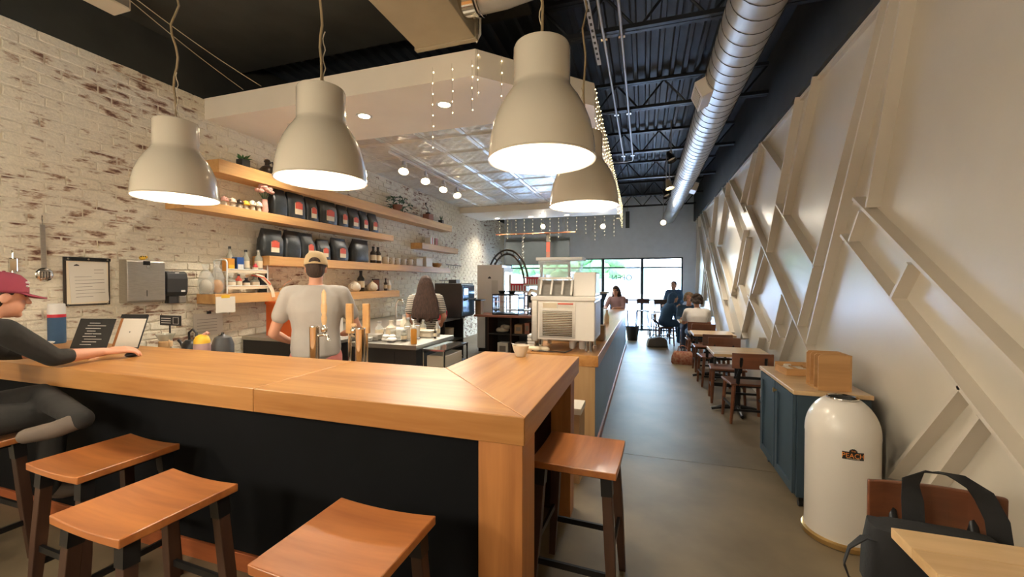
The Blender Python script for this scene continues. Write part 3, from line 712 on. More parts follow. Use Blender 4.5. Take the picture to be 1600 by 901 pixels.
MB().box(-0.06, 0.06, 0, 0.02, 0.08, 0.62).build('cloth', 'slate', t); MB().box(-0.05, 0.05, 0, 0.02, 0.0, 0.08).build('hem', 'greywall', t); MB().cyl((0, 0.01, 0.62), (0, 0.01, 1.1), 0.006, n=5).build('cord', 'wire', t)

# ---------------------------------------------------------------- bar stools
def stool_proto():
    t = thing('bar_stool', 'x', 'stool'); W, D, H = 0.215, 0.21, 0.72
    s = MB(); n = 10
    top = [[(-W + 2 * W * i / n, -D + 2 * D * j / n, H - 0.012 * (1 - (2 * i / n - 1) ** 2)) for j in range(n + 1)] for i in range(n + 1)]
    s.v = [p for r in top for p in r]; s.f = [[i * (n + 1) + j, (i + 1) * (n + 1) + j, (i + 1) * (n + 1) + j + 1, i * (n + 1) + j + 1] for i in range(n) for j in range(n)]
    k = len(s.v); s.v += [(x, y, H - 0.034 + (z - H) * 0.6) for x, y, z in s.v[:k]]
    s.f += [[a + k for a in f][::-1] for f in s.f]
    rim = [(i, 0) for i in range(n)] + [(n, j) for j in range(n)] + [(i, n) for i in range(n, 0, -1)] + [(0, j) for j in range(n, 0, -1)]
    ids = [i * (n + 1) + j for i, j in rim]
    for a in range(len(ids)): b = ids[(a + 1) % len(ids)]; s.f.append([ids[a], b, b + k, ids[a] + k])
    s.build('seat', 'stooltop', t, bevel=0.004, smooth=30)
    f = {}
    for sx in (-1, 1):
        for sy in (-1, 1):
            a, b = V((sx * 0.165, sy * 0.16, H - 0.036)), V((sx * 0.205, sy * 0.20, 0.0)); f[sx, sy] = (a, b)
            m = MB(); q = []
            for p, w in ((a, 0.023), (a.lerp(b, .5), 0.024), (b, 0.017)):
                q += [(p.x + w * c, p.y + w * d_, p.z) for c, d_ in ((-1, -1), (1, -1), (1, 1), (-1, 1))]
            m.add(q, [(3, 2, 1, 0), (8, 9, 10, 11)] + [(r * 4 + i, r * 4 + (i + 1) % 4, r * 4 + 4 + (i + 1) % 4, r * 4 + 4 + i) for r in (0, 1) for i in range(4)])
            lg = m.build('leg', 'stoolleg', t, bevel=0.003)
            p0, p1 = a, a.lerp(b, 0.13); MB().bar(p0, p1, 0.052, 0.052, (0, 1, 0)).build('bracket', 'blackmetal', lg)
    for u, v, z in (((-1, -1), (1, -1), .30), ((-1, 1), (1, 1), .30), ((-1, -1), (-1, 1), .22), ((1, -1), (1, 1), .22)):
        pa = f[u][0].lerp(f[u][1], 1 - z / .684); pb = f[v][0].lerp(f[v][1], 1 - z / .684)
        MB().bar(pa, pb, 0.014, 0.03).build('stretcher', 'blackmetal', t)
    MB().box(-0.17, 0.17, -0.165, 0.165, H - 0.055, H - 0.035).build('seat_frame', 'blackmetal', t)
    return t
st = stool_proto()
for i, (x, y, rz, lab) in enumerate(((-0.955, 1.165, 0.0, 'wooden bar stool nearest the bar corner post, at the bottom of the photo'), (-1.90, 1.13, -0.04, 'wooden bar stool in the middle of the row before the bar'),
                                     (-2.615, 1.365, -0.04, 'wooden bar stool half in shade, beside the seated customer'), (-3.56, 1.20, 0.0, 'wooden bar stool under the customer in the maroon cap'),
                                     (-0.315, 2.15, PI / 2 - 0.05, 'wooden bar stool on the aisle side of the bar'))):
    if i == 0: st.location = (x, y, 0); st.rotation_euler.z = rz; st['label'] = lab; st['group'] = 'bar stools'
    else: dup(st, (x, y, 0), rz, lab, 'bar stools')

# ---------------------------------------------------------------- cafe chairs and tables
def chair_proto():
    t = thing('cafe_chair', 'x', 'chair')          # faces +Y
    s = MB().prism([(-0.20, -0.19), (0.20, -0.19), (0.215, 0.20), (-0.215, 0.20)], 0.435, 0.46); s.build('seat', 'chairwood', t, bevel=0.008)
    b = MB(); n = 8
    ring = []
    for i in range(n + 1):
        x = -0.205 + 0.41 * i / n; y = -0.245 + 0.03 * (1 - (2 * i / n - 1) ** 2) * -1
        ring.append((x, y))
    outer = ring + [(x, y - 0.02) for x, y in ring[::-1]]
    b.prism(outer, 0.645, 0.815).build('backrest', 'chairwood', t, bevel=0.006)
    for sx in (-1, 1):
        MB().tube([(sx * 0.19, -0.17, 0.0), (sx * 0.175, -0.175, 0.25), (sx * 0.165, -0.18, 0.44)], [0.016, 0.021, 0.022], 8).build('leg', 'chairwood', t, smooth=50)
        MB().tube([(sx * 0.195, 0.18, 0.0), (sx * 0.185, 0.17, 0.25), (sx * 0.175, 0.16, 0.44)], [0.016, 0.021, 0.022], 8).build('leg', 'chairwood', t, smooth=50)
        MB().tube([(sx * 0.125, -0.165, 0.42), (sx * 0.125, -0.19, 0.55), (sx * 0.12, -0.262, 0.64), (sx * 0.12, -0.296, 0.77)], [0.02, 0.022, 0.020, 0.014], 8).build('back_post', 'blackmetal', t, smooth=50)
        MB().bar((sx * 0.185, -0.172, 0.2), (sx * 0.19, 0.172, 0.2), 0.016, 0.026).build('stretcher', 'blackmetal', t)
    for y, z in ((-0.175, 0.16), (0.172, 0.26), (-0.19, 0.53)): MB().bar((-0.17, y, z), (0.17, y, z), 0.016, 0.026).build('stretcher', 'blackmetal', t)
    MB().box(-0.17, 0.17, -0.16, 0.17, 0.415, 0.435).build('seat_rail', 'blackmetal', t)
    return t
def table_proto(w, d):
    t = thing('cafe_table', 'x', 'table')
    n = 5
    for k in range(n):
        MB().box(-w / 2, w / 2, -d / 2 + k * d / n + .0005, -d / 2 + (k + 1) * d / n - .0005, 0.715, 0.75).build('board', 'tabletop', t, bevel=0.002)
    MB().cyl((0, 0, 0.05), (0, 0, 0.70), 0.035, n=16).build('column', 'blackmetal', t, smooth=40)
    MB().box(-0.2, 0.2, -0.2, 0.2, 0.70, 0.714).build('top_plate', 'blackmetal', t)
    for a in range(4):
        c, s_ = math.cos(a * PI / 2), math.sin(a * PI / 2)
        MB().tube([(0.03 * c, 0.03 * s_, 0.06), (0.18 * c, 0.18 * s_, 0.045), (0.29 * c, 0.29 * s_, 0.02)], [0.03, 0.024, 0.019], 8).build('foot', 'blackmetal', t, smooth=40)
    return t
ch = chair_proto(); tb_ = table_proto(0.62, 0.60)
TAB = [((1.13, 1.45), 'beech cafe table at the bottom right, nearest the camera'), ((1.10, 5.66), 'beech cafe table behind the blue cabinet'), ((1.08, 7.55), 'beech cafe table in front of the white shirted customer'), ((1.03, 9.75), 'cafe table between the white shirted and blonde customers')]
for i, ((x, y), lab) in enumerate(TAB):
    o = tb_ if i == 0 else dup(tb_, (0, 0, 0))
    o.location = (x, y, 0); o['label'] = lab; o['group'] = 'cafe tables'
CH = [((1.045, 1.72), PI - 0.05, 'walnut cafe chair holding the black tote bag, nearest the camera'), ((1.12, 5.34), 0.06, 'walnut cafe chair with its back to the camera, beyond the blue cabinet'), ((1.06, 6.14), PI - .04, 'walnut cafe chair across the table, facing the camera, beyond the blue cabinet'),
      ((1.03, 7.02), 0.05, 'walnut cafe chair drawn up to the second table, back to the camera'), ((1.06, 8.08), PI + .04, 'walnut cafe chair on the far side of the second table, facing the camera'), ((1.02, 8.98), 0.0, 'walnut cafe chair under the white shirted customer'),
      ((1.02, 10.42), PI, 'cafe chair under the blonde customer'), ((0.5, 11.1), -PI / 2 + .2, 'cafe chair under the dark clothed customer with a bag at her feet')]
for i, ((x, y), rz, lab) in enumerate(CH):
    o = ch if i == 0 else dup(ch, (0, 0, 0))
    o.location = (x, y, 0); o.rotation_euler.z = rz; o['label'] = lab; o['group'] = 'cafe chairs'
# caddies on tables
nl = thing('napkin_phone', 'pale phone lying on the nearest cafe table', 'phone', (1.30, 1.66, 0.7508), -0.3)
MB().box(-0.075, 0.075, -0.037, 0.037, 0, 0.008).build('body', 'ceramic', nl, bevel=0.003); MB().box(-0.07, 0.07, -0.033, 0.033, 0.008, 0.009).build('screen', 'blackplastic', nl)
nl.name = 'phone'

# tote bag on the nearest chair, straps over the backrest
t = thing('tote_bag', 'black canvas tote bag with straps looped over the nearest chair', 'bag', (0.96, 1.80, 0.465), -0.05)
s = MB(); prof = []
for k, (z, w, d) in enumerate(((0, .17, .07), (.05, .19, .085), (.16, .185, .085), (.24, .18, .07), (.265, .175, .06))):
    n = 20
    for a in range(n):
        th = 2 * PI * a / n; c, q = math.cos(th), math.sin(th)
        s.v.append((w * math.copysign(abs(c) ** .45, c) + random.uniform(-.006, .006), d * math.copysign(abs(q) ** .45, q) + random.uniform(-.006, .006), z))
for i in range(4):
    for a in range(20): s.f.append([i * 20 + a, i * 20 + (a + 1) % 20, i * 20 + 20 + (a + 1) % 20, i * 20 + 20 + a])
s.f += [list(range(20))[::-1], list(range(80, 100))]
s.build('body', 'fabric_black', t, smooth=60)
def strap(pts, w, th=0.004, up=(0, 1, 0)):
    m = MB()
    for k in range(len(pts) - 1): m.bar(pts[k], pts[k + 1], w if abs(V(pts[k + 1]).x - V(pts[k]).x) < .02 else w * .9, th, up)
    return m
def ribbon(pts, w, side):
    m = MB(); q = []; sides = side if isinstance(side, list) else [side] * len(pts)
    for i, p in enumerate(pts):
        p = V(p); side = V(sides[i]); d = (V(pts[min(i + 1, len(pts) - 1)]) - V(pts[max(i - 1, 0)])).normalized(); nn = d.cross(side)
        sd = (side - d * side.dot(d)).normalized() if (side - d * side.dot(d)).length > .05 else side
        nn = d.cross(sd).normalized() * 0.002
        q += [p - sd * w / 2 - nn, p + sd * w / 2 - nn, p + sd * w / 2 + nn, p - sd * w / 2 + nn]
    n = len(pts)
    return m.add(q, [(0, 1, 2, 3), tuple(range(4 * n - 1, 4 * n - 5, -1))] + [(4 * i + a, 4 * i + 4 + a, 4 * i + 4 + (a + 1) % 4, 4 * i + (a + 1) % 4) for i in range(n - 1) for a in range(4)])
arc = [(-0.015, 0.075, 0.2), (-0.015, 0.09, 0.33), (-0.01, 0.115, 0.385), (0.03, 0.13, 0.425), (0.09, 0.13, 0.428), (0.15, 0.125, 0.41), (0.195, 0.115, 0.37), (0.215, 0.085, 0.3), (0.22, 0.07, 0.2)]
ribbon(arc, 0.062, [(1, -.2, 0), (1, -.2, 0), (.9, .1, -.6), (.3, .9, -.4), (0, 1, -.2), (.3, .9, .4), (.8, .2, .7), (1, -.2, .2), (1, -.2, 0)]).build('handle', 'fabric_black', t, smooth=60)
loop = [(-0.17, -0.03, 0.22), (-0.21, -0.05, 0.23), (-0.255, -0.06, 0.19), (-0.27, -0.06, 0.13), (-0.25, -0.06, 0.07), (-0.20, -0.05, 0.05), (-0.17, -0.04, 0.07)]
ribbon(loop, 0.034, (0.3, 1, 0)).build('handle', 'fabric_black', t, smooth=60)

# ---------------------------------------------------------------- trash bin
t = thing('trash_bin', 'tall cream dome topped trash bin beside the blue cabinet', 'bin', (1.19, 3.09, 0))
MB().lathe([(0.198, 0.0), (0.205, 0.005), (0.205, 0.03), (0.192, 0.04)], n=48).build('base_ring', 'brass', t, smooth=40)
MB().lathe([(0.188, 0.035), (0.19, 0.04), (0.19, 0.645)], n=48).build('body', 'offwhite', t, smooth=40)
dome = [(0.192, 0.645)] + [(0.192 * math.cos(a), 0.66 + 0.235 * math.sin(a)) for a in [R(x) for x in range(0, 66, 6)]]
MB().lathe(dome + [(0.076, 0.868)], n=48, cap=False).build('dome', 'offwhite', t, smooth=50)
MB().lathe([(0.076, 0.868), (0.084, 0.873), (0.082, 0.880), (0.072, 0.874), (0.074, 0.84)], n=40, cap=False).build('opening_rim', 'chrome', t, smooth=50)
MB().cyl((0, 0, 0.82), (0, 0, 0.845), 0.076, n=30).build('opening', 'black_paint', t)
def curved(mb, r):
    mb.v = [((r + y) * math.sin(x / r), -(r + y) * math.cos(x / r), z) for x, y, z in mb.v]; return mb
pl = MB(); n = 10
for k in range(n): pl.box(-0.052 + k * .0104, -0.052 + (k + 1) * .0104, 0, 0.002, 0.555, 0.60)
plo = curved(pl, 0.191).build('name_plate', 'blackplastic', t); plo['label'] = 'black and orange name plate'
plo.rotation_euler.z = -0.08
def text_part(txt, size, m, parent, Mx, ext=0.0006, bend=None, name='lettering'):
    cu = bpy.data.curves.new(name, 'FONT'); cu.body = txt; cu.size = size; cu.align_x = 'CENTER'; cu.align_y = 'CENTER'; cu.extrude = ext
    tmp = bpy.data.objects.new(name, cu); COL.objects.link(tmp)
    dg = bpy.context.evaluated_depsgraph_get(); me = bpy.data.meshes.new_from_object(tmp.evaluated_get(dg)); bpy.data.objects.remove(tmp)
    for v in me.vertices:
        p = Mx @ v.co; v.co = bend(p) if bend else p
    me.materials.clear(); return link(name, me, m, parent)
up = Matrix(((1, 0, 0), (0, 0, -1), (0, 1, 0)))       # text lying in XZ, reading from -Y
bend = lambda p: V(((0.1935 - p.y) * math.sin(p.x / 0.1935), -(0.1935 - p.y) * math.cos(p.x / 0.1935), p.z + 0.578))
pm = Matrix.Diagonal((1.05, 1.15, 1)) 
text_part('PEACH', 0.034, mat('orange_print', (.85, .30, .06), .5), plo, up @ pm, bend=bend)
text_part('THE', 0.012, mat('orange_print', (.85, .30, .06), .5), plo, up, bend=lambda p: bend(p + V((0, 0, 0.027))))
text_part('COFFEE ROASTERS', 0.0075, 'labelcream', plo, up, bend=lambda p: bend(p - V((0, 0, 0.0175))))
ac = MB()
for k in range(8):
    a, b = PI * k / 8, PI * (k + 1) / 8
    ac.box(min(.02 * math.cos(a), .02 * math.cos(b)), max(.02 * math.cos(a), .02 * math.cos(b)), 0, .002, .60, .60 + .016 * min(math.sin(a), math.sin(b)) + .004)
curved(ac, 0.191).build('crest', 'blackplastic', plo)

# ---------------------------------------------------------------- blue cabinet with organisers
t = thing('side_cabinet', 'slate blue cabinet on casters with wooden top against the feature wall', 'cabinet', (1.03, 3.36, 0))
W, D = 0.43, 0.86
MB().box(0, W, 0, D, 0.08, 0.81).build('body', 'bluecab', t, bevel=0.003)
MB().box(-0.03, W + 0.003, -0.025, D + 0.02, 0.81, 0.84).build('worktop', 'tabletop', t, bevel=0.004)
for k in range(2):
    y0, y1 = 0.012 + k * (D / 2), D / 2 - 0.006 + k * (D / 2)
    d = MB().box(-0.012, -0.001, y0, y1, 0.10, 0.80).build('door', 'bluecab', t, bevel=0.002)
    for bxx in ((y0, y0 + .055, .10, .80), (y1 - .055, y1, .10, .80), (y0 + .055, y1 - .055, .10, .16), (y0 + .055, y1 - .055, .74, .80)):
        MB().box(-0.024, -0.012, bxx[0], bxx[1], bxx[2], bxx[3]).build('door_rail', 'bluecab', d, bevel=0.0015)
    if k == 0: MB().lathe([(0.008, 0), (0.008, 0.012), (0.018, 0.016), (0.018, 0.024), (0.004, 0.028)], n=14).build('knob', 'brass', d, smooth=50).location = (-0.024, y1 - .03, .74)
    if k == 0: d.children[-1].rotation_euler = (0, -PI / 2, 0)
for x, y in ((0.04, 0.05), (W - .05, 0.05), (0.04, D - .05), (W - .05, D - .05)):
    c = MB().box(x - .015, x + .015, y - .02, y + .02, .045, .08).build('caster', 'blackmetal', t)
    MB().cyl((x - .012, y, .025), (x + .012, y, .025), .025, n=14).build('wheel', 'blackplastic', c)
t = thing('condiment_tray', 'shallow wooden divided tray on the blue cabinet', 'tray', (1.24, 3.98, 0.841), 0.12)
MB().box(-.15, .15, -.11, .11, 0, .008).build('bottom', 'plywood', t)
for bxx in ((-.15, .15, -.11, -.10), (-.15, .15, .10, .11), (-.15, -.14, -.10, .10), (.14, .15, -.10, .10)): MB().box(*bxx, .008, .075 if bxx[2] > 0 else .055).build('side', 'plywood', t, bevel=.001)
for x in (-.05, .05): MB().box(x - .004, x + .004, -.10, .10, .008, .05).build('divider', 'plywood', t)
for k in range(5): MB().box(-.13 + (k % 3) * .095, -.07 + (k % 3) * .095, -.08 + (k // 3) * .09, -.02 + (k // 3) * .09, .008, .045).build('packet', 'paper', t)
t = thing('lid_organizer', 'tall wooden organizer with upright slots on the blue cabinet', 'organizer', (1.26, 3.50, 0.841), 0.05)
MB().box(-.10, .10, -.10, .10, 0, .01).build('bottom', 'plywood', t); MB().box(.09, .10, -.10, .10, .01, .25).build('back', 'plywood', t)
for k in range(4):
    y = -.10 + k * .0635; MB().prism([(-.10, .01), (.09, .01), (.09, .25), (-.085, .25), (-.10, .235)], y, y + .0095, 'XZ').build('divider', 'plywood', t, bevel=.001)
for k in range(3): MB().box(.0, .085, -.085 + k * .0635, -.05 + k * .0635, .01, .15).build('lid_stack', 'charcoal', t)
tag(MB().box(1.14, 1.20, 4.06, 4.12, .841, .90).build('napkin', 'paper', bevel=.01), 'crumpled white napkin behind the divided tray', 'napkin')

# ---------------------------------------------------------------- wall shelves
SF = -4.55
def wshelf(y0, y1, z0, z1, label):
    t = thing('wall_shelf', label, 'shelf', (XL, y0, z0), 0, 'honey wood wall shelves')
    MB().box(0.012, SF - XL, 0, y1 - y0, 0, z1 - z0).build('board', 'shelf', t, bevel=0.003)
    return t
wshelf(3.42, 9.30, 2.82, 2.97, 'long honey wood shelf, topmost on the brick wall')
wshelf(3.05, 6.80, 2.36, 2.465, 'honey wood shelf in the middle, holding the row of black coffee bags')
wshelf(4.065, 9.22, 1.80, 1.92, 'long honey wood shelf with coffee bags and mugs, above the barista')
wshelf(7.87, 9.66, 2.30, 2.43, 'short honey wood shelf at the far end above the mugs')
wshelf(3.36, 4.42, 1.34, 1.45, 'short honey wood shelf under the white bottle rack')
wshelf(5.35, 7.0, 1.30, 1.42, 'short honey wood shelf with teapots behind the barista')

def pot(name, label, x, y, z, kind):
    t = thing(name, label, 'plant', (x, y, z)); r = random.Random(int(y * 10))
    if kind == 'succulent':
        MB().prism([(-.05, -.05), (.05, -.05), (.055, .055), (-.05, .05)], 0, .10).build('pot', 'charcoal', t, bevel=.004)
        for k in range(14):
            a = r.uniform(0, 2 * PI); l = r.uniform(.07, .13); e = r.uniform(.3, 1.2)
            MB().tube([(0, 0, .09), (.4 * l * math.cos(a), .4 * l * math.sin(a), .09 + .5 * l * math.sin(e)), (l * math.cos(a) * math.cos(e), l * math.sin(a) * math.cos(e), .09 + l * math.sin(e))], [.012, .014, .002], 6).build('leaf', 'green', t, smooth=60)
    if kind == 'trailing':
        MB().lathe([(.07, 0), (.10, .12), (.105, .14), (.09, .14)], n=20).build('pot', 'terracotta', t, smooth=40)
        for k in range(70):
            a = r.uniform(0, 2 * PI); l = r.uniform(.05, .42); hz = .16 + r.uniform(-.05, .22) - l * .35
            c = V((l * math.cos(a) * .55, l * math.sin(a) * 1.0, max(hz, .03 if abs(l * math.cos(a) * .55) < .15 else -.12)))
            q = Matrix.Rotation(r.uniform(0, 6), 3, 'Z') @ Matrix.Rotation(r.uniform(-.9, .9), 3, 'X')
            pts = [q @ V(p) + c for p in ((0, -.055, 0), (.03, -.01, .006), (.0, .06, -.004), (-.03, -.01, .006), (0, 0, .013))]
            MB().add(pts, [(0, 1, 4), (1, 2, 4), (2, 3, 4), (3, 0, 4), (0, 3, 2, 1)]).build('leaf', 'greyleaf', t)
    return t
pot('potted_succulent', 'small spiky succulent in a black cube pot on the top shelf', -4.66, 3.80, 2.972, 'succulent')
pot('trailing_plant', 'bushy grey green trailing plant on the top shelf', -4.69, 7.15, 2.972, 'trailing')
t = thing('clay_jug', 'dark clay jug with stopper on the top shelf beside the succulent', 'jug', (-4.68, 4.16, 2.972))
MB().lathe([(.05, 0), (.085, .02), (.09, .07), (.06, .11), (.03, .125), (.028, .16), (.04, .175), (.03, .2), (.005, .21)], n=20).build('body', 'brownglaze', t, smooth=50)
MB().tube([(.03, 0, .15), (.09, 0, .16), (.1, 0, .11), (.085, 0, .08)], .009, 8).build('handle', 'brownglaze', t, smooth=60)
t = thing('coffee_grinder', 'small red wooden hand grinder with crank on the top shelf', 'grinder', (-4.68, 8.35, 2.972))
MB().box(-.08, .08, -.1, .1, 0, .14).build('box', 'terracotta', t, bevel=.006); MB().lathe([(.05, .14), (.06, .17), (.03, .19), (.01, .2)], n=14).build('bowl', 'brownglaze', t, smooth=50)
MB().tube([(0, 0, .2), (0, 0, .27), (0, -.09, .31), (0, -.1, .36)], .008, 6).build('crank', 'blackmetal', t, smooth=60); MB().ell((0, -.1, .37), (.02, .02, .02), 10, 6).build('knob', 'stoolleg', t, smooth=60)
t = thing('mini_planter', 'tiny dark planter at the far end of the top shelf', 'plant', (-4.68, 8.98, 2.972))
MB().box(-.05, .05, -.05, .05, 0, .1).build('pot', 'charcoal', t, bevel=.005)
for k in range(6): MB().tube([(0, 0, .1), (.03 * math.cos(k), .03 * math.sin(k), .16), (.05 * math.cos(k), .05 * math.sin(k), .2)], [.008, .008, .002], 5).build('leaf', 'green', t)

# coffee bags
def bag(y, w, h, z, label, grp, lab=True, slump=0.0, d=0.13, x=-4.68, lw=0.5):
    t = thing('coffee_bag', label, 'coffee bag', (x, y, z), 0, grp); r = random.Random(int(y * 100) + int(z * 7)); s = MB(); n = 20
    lv = [(0, .92, .9), (.06, 1, 1), (.35, 1.0, 1.0), (.6, .98, .85), (.8, .97, .5), (.93, .98, .16), (1.0, .98, .09)]
    for f, fw, fd in lv:
        for a in range(n):
            th = 2 * PI * a / n; c, q = math.cos(th), math.sin(th); e = .42 if f < .7 else .7
            bulge = 1 + .06 * math.sin(7 * f + 3 * th + y * 5)
            s.v.append((d / 2 * fd * math.copysign(abs(c) ** e, c) * bulge - slump * f * f * .3 + r.uniform(-.004, .004), w / 2 * fw * math.copysign(abs(q) ** e, q) + slump * f * f + r.uniform(-.005, .005), h * f * (1 - .08 * abs(slump) * 3)))
    for i in range(len(lv) - 1):
        for a in range(n): s.f.append([i * n + a, i * n + (a + 1) % n, i * n + n + (a + 1) % n, i * n + n + a])
    s.f += [list(range(n))[::-1], list(range((len(lv) - 1) * n, len(lv) * n))]
    s.build('pouch', 'coffee', t, smooth=55)
    if lab:
        l0 = MB().box(d / 2 + .002, d / 2 + .009, -w * lw / 2, w * lw / 2, h * .14, h * .52).build('label', 'labelcream', t)
        MB().box(d / 2 + .009, d / 2 + .011, -w * lw / 2, w * lw / 2, h * .32, h * .52).build('red_print', 'red', l0)
        cr = MB()
        for k in range(6): a = PI * (k + .5) / 6; cr.box(d / 2 + .003, d / 2 + .010, -w * lw * .35 * math.sin(a) , w * lw * .35 * math.sin(a), h * .52 + .018 * (k / 6), h * .52 + .018 * ((k + 1) / 6))
        cr.build('crest', 'red', l0)
    return t
B2 = [(4.31, .22, .40, 0), (4.59, .30, .42, 1), (4.87, .22, .36, 1), (5.20, .38, .40, 1), (5.525, .23, .37, 1), (5.79, .26, .35, 1), (6.05, .22, .34, 1), (6.31, .25, .34, 1)]
for i, (y, w, h, l) in enumerate(B2):
    bag(y, w, h, 2.467, ('plain black coffee bag beside the pink vase on the middle shelf' if not l else f'black coffee bag with red label, middle shelf, {ORD[i]} from the camera'), 'coffee bags on the middle shelf', bool(l), d=.15, lw=.42)
B3 = [(4.19, .32, .36, 1, .03, 'wide black coffee bag with red label, nearest the camera on the lower shelf'), (4.51, .27, .38, 0, .05, 'crumpled plain black coffee bag, second on the lower shelf'), (4.80, .25, .37, 1, -.03, 'black coffee bag with small red label, third on the lower shelf'),
      (5.09, .26, .31, 1, .03, 'slumped black coffee bag behind the barista cap on the lower shelf'), (5.46, .34, .36, 1, -.02, 'large creased black coffee bag, fifth on the lower shelf'), (5.94, .42, .40, 0, .08, 'big black coffee bag leaning by the dark bottles on the lower shelf')]
for i, (y, w, h, l, sl, lab) in enumerate(B3): bag(y, w, h, 1.922, lab, 'coffee bags on the lower shelf', bool(l), sl, d=.17, lw=.38)

# figurines and vase on the middle shelf
FC = ['pink', 'ceramic', 'brownglaze', 'yellow', 'ceramic', 'ceramic']
FN = ['pink mushroom figurine on the middle shelf beside the lamp', 'cream capped figurine second on the middle shelf', 'dark capped figurine third on the middle shelf', 'yellow capped figurine fourth on the middle shelf', 'larger cream figurine fifth on the middle shelf', 'cream figurine beside the pink vase']
for i, y in enumerate((3.53, 3.63, 3.72, 3.80, 3.89, 3.98)):
    t = thing('figurine', FN[i], 'figurine', (-4.62, y, 2.467), i, 'shelf figurines'); h = .10 if i < 4 else .12
    MB().lathe([(.025, 0), (.03, .02), (.018, h * .55), (.012, h * .6)], n=12).build('stem', 'ceramic', t, smooth=50)
    MB().lathe([(.0, h * .5), (.045, h * .55), (.045, h * .65), (.03, h * .95), (.004, h * 1.1)], n=14).build('cap', FC[i], t, smooth=50)
    for k in range(3): MB().ell((.036 * math.cos(k * 2.1), .036 * math.sin(k * 2.1), h * .78), (.008, .008, .008), 6, 4).build('spot', 'terracotta', t)
t = thing('flower_vase', 'pink vase with dried blush flowers on the middle shelf', 'vase', (-4.62, 4.06, 2.467))
MB().lathe([(.035, 0), (.045, .03), (.038, .12), (.03, .16), (.036, .17)], n=18).build('vase', 'pink', t, smooth=50)
r_ = random.Random(3)
for k in range(26):
    a = r_.uniform(0, 2 * PI); l = r_.uniform(.02, .10); p = (l * math.cos(a) * .7, l * math.sin(a), .24 + .10 * (1 - l / .15) + r_.uniform(-.02, .03))
    st_ = MB().tube([(0, 0, .15), (p[0] * .5, p[1] * .5, .21), p], .0025, 4).build('stem', 'greyleaf', t)
    MB().ell(p, (.034, .036, .024), 8, 5).build('bloom', 'pink', st_, smooth=60)

# bottles, mugs and boxes
def bottle(name, label, loc, m, h=.24, r=.035, cap='blackplastic', cat='bottle', grp=None):
    t = thing(name, label, cat, loc, 0, grp)
    MB().lathe([(r * .9, 0), (r, .01), (r, h * .62), (r * .45, h * .76), (r * .4, h * .9)], n=16).build('body', m, t, smooth=45)
    MB().cyl((0, 0, h * .9), (0, 0, h), r * .45, n=12).build('cap', cap, t, smooth=40)
    MB().lathe([(r + .001, h * .18), (r + .001, h * .5)], n=16, cap=False).build('label', 'labelcream', t, smooth=40)
    return t
def mug(label, loc, m='ceramic', r=.045, h=.1, rz=0, grp=None, name='mug'):
    t = thing(name, label, 'mug', loc, rz, grp)
    MB().lathe([(r * .75, 0), (r * .95, .015), (r, h), (r * .92, h), (r * .85, .02), (.002, .015)], n=18, cap=False).build('cup', m, t, smooth=45)
    MB().tube([(r * .93, 0, h * .8), (r * 1.5, 0, h * .78), (r * 1.65, 0, h * .5), (r * 1.35, 0, h * .25), (r * .9, 0, h * .22)], .007, 6).build('handle', m, t, smooth=60)
    return t
for i, y in enumerate((6.33, 6.47)): bottle('dark_bottle', ['dark swan necked bottle next to the coffee bags', 'dark swan necked bottle next to the cream mugs'][i], (-4.66, y, 1.922), 'brownglaze', .30, .055)
for i, y in enumerate((6.70, 6.88, 7.08, 7.3, 7.54)): mug(f'cream mug in the row on the lower shelf, {ORD[i]} from the dark bottles', (-4.66, y, 1.922), 'ceramic', .065, .13, 1.0, 'mugs on the lower shelf')
for i, (y, w, h, lab) in enumerate(((7.83, .26, .16, 'cream square canister after the mugs on the lower shelf'), (8.25, .28, .20, 'tall cream box after the canister on the lower shelf'))):
    t = thing('canister', lab, 'canister', (-4.68, y, 1.922)); MB().box(-.09, .09, -w / 2, w / 2, 0, h).build('body', 'ceramic', t, bevel=.01); MB().box(-.095, .095, -w / 2 - .004, w / 2 + .004, h, h + .02).build('lid', 'labelcream', t, bevel=.004)
t = thing('wooden_bowl', 'tan bowl at the far end of the lower shelf', 'bowl', (-4.68, 8.75, 1.922)); MB().lathe([(.06, 0), (.14, .08), (.145, .1), (.13, .09), (.05, .015)], n=20).build('bowl', 'shelf', t, smooth=50); MB().ell((0, 0, .07), (.1, .1, .04), 12, 6).build('contents', 'labelcream', t, smooth=60)
for i, (y, m) in enumerate(((8.42, 'white'), (8.62, 'pink'))):
    t = thing('gift_box', ['white gift box on the short far shelf', 'pale pink gift box on the short far shelf'][i], 'box', (-4.68, y, 2.432), .2 * i); MB().box(-.07, .07, -.085, .085, 0, .16).build('carton', m, t, bevel=.003); MB().box(-.073, .073, -.015, .015, 0.0, .163).build('ribbon', 'redplastic', t)
# shelf with teapots
def teapot(label, loc, s=1.0, rz=0):
    t = thing('teapot', label, 'teapot', loc, rz); t.scale = (s,) * 3
    MB().lathe([(.06, 0), (.095, .04), (.09, .1), (.05, .14), (.02, .15)], n=20).build('body', 'ceramic', t, smooth=50)
    MB().lathe([(.05, .14), (.02, .158), (.012, .17), (.016, .18), (.004, .19)], n=14).build('lid', 'labelcream', t, smooth=50)
    MB().tube([(.08, 0, .06), (.13, 0, .08), (.16, 0, .13)], [.018, .013, .009], 8).build('spout', 'ceramic', t, smooth=60)
    MB().tube([(-.08, 0, .11), (-.14, 0, .11), (-.14, 0, .05), (-.09, 0, .04)], .009, 8).build('handle', 'ceramic', t, smooth=60)
teapot('cream teapot beside the barista shoulder on the short shelf', (-4.68, 5.84, 1.422), 1.1, 1.9)
teapot('cream teapot with a lighter lid, second on the short shelf', (-4.66, 6.30, 1.422), 1.0, 2.0)
bottle('black_canister', 'tall black canister between the teapots', (-4.72, 6.06, 1.422), 'blackplastic', .36, .06)
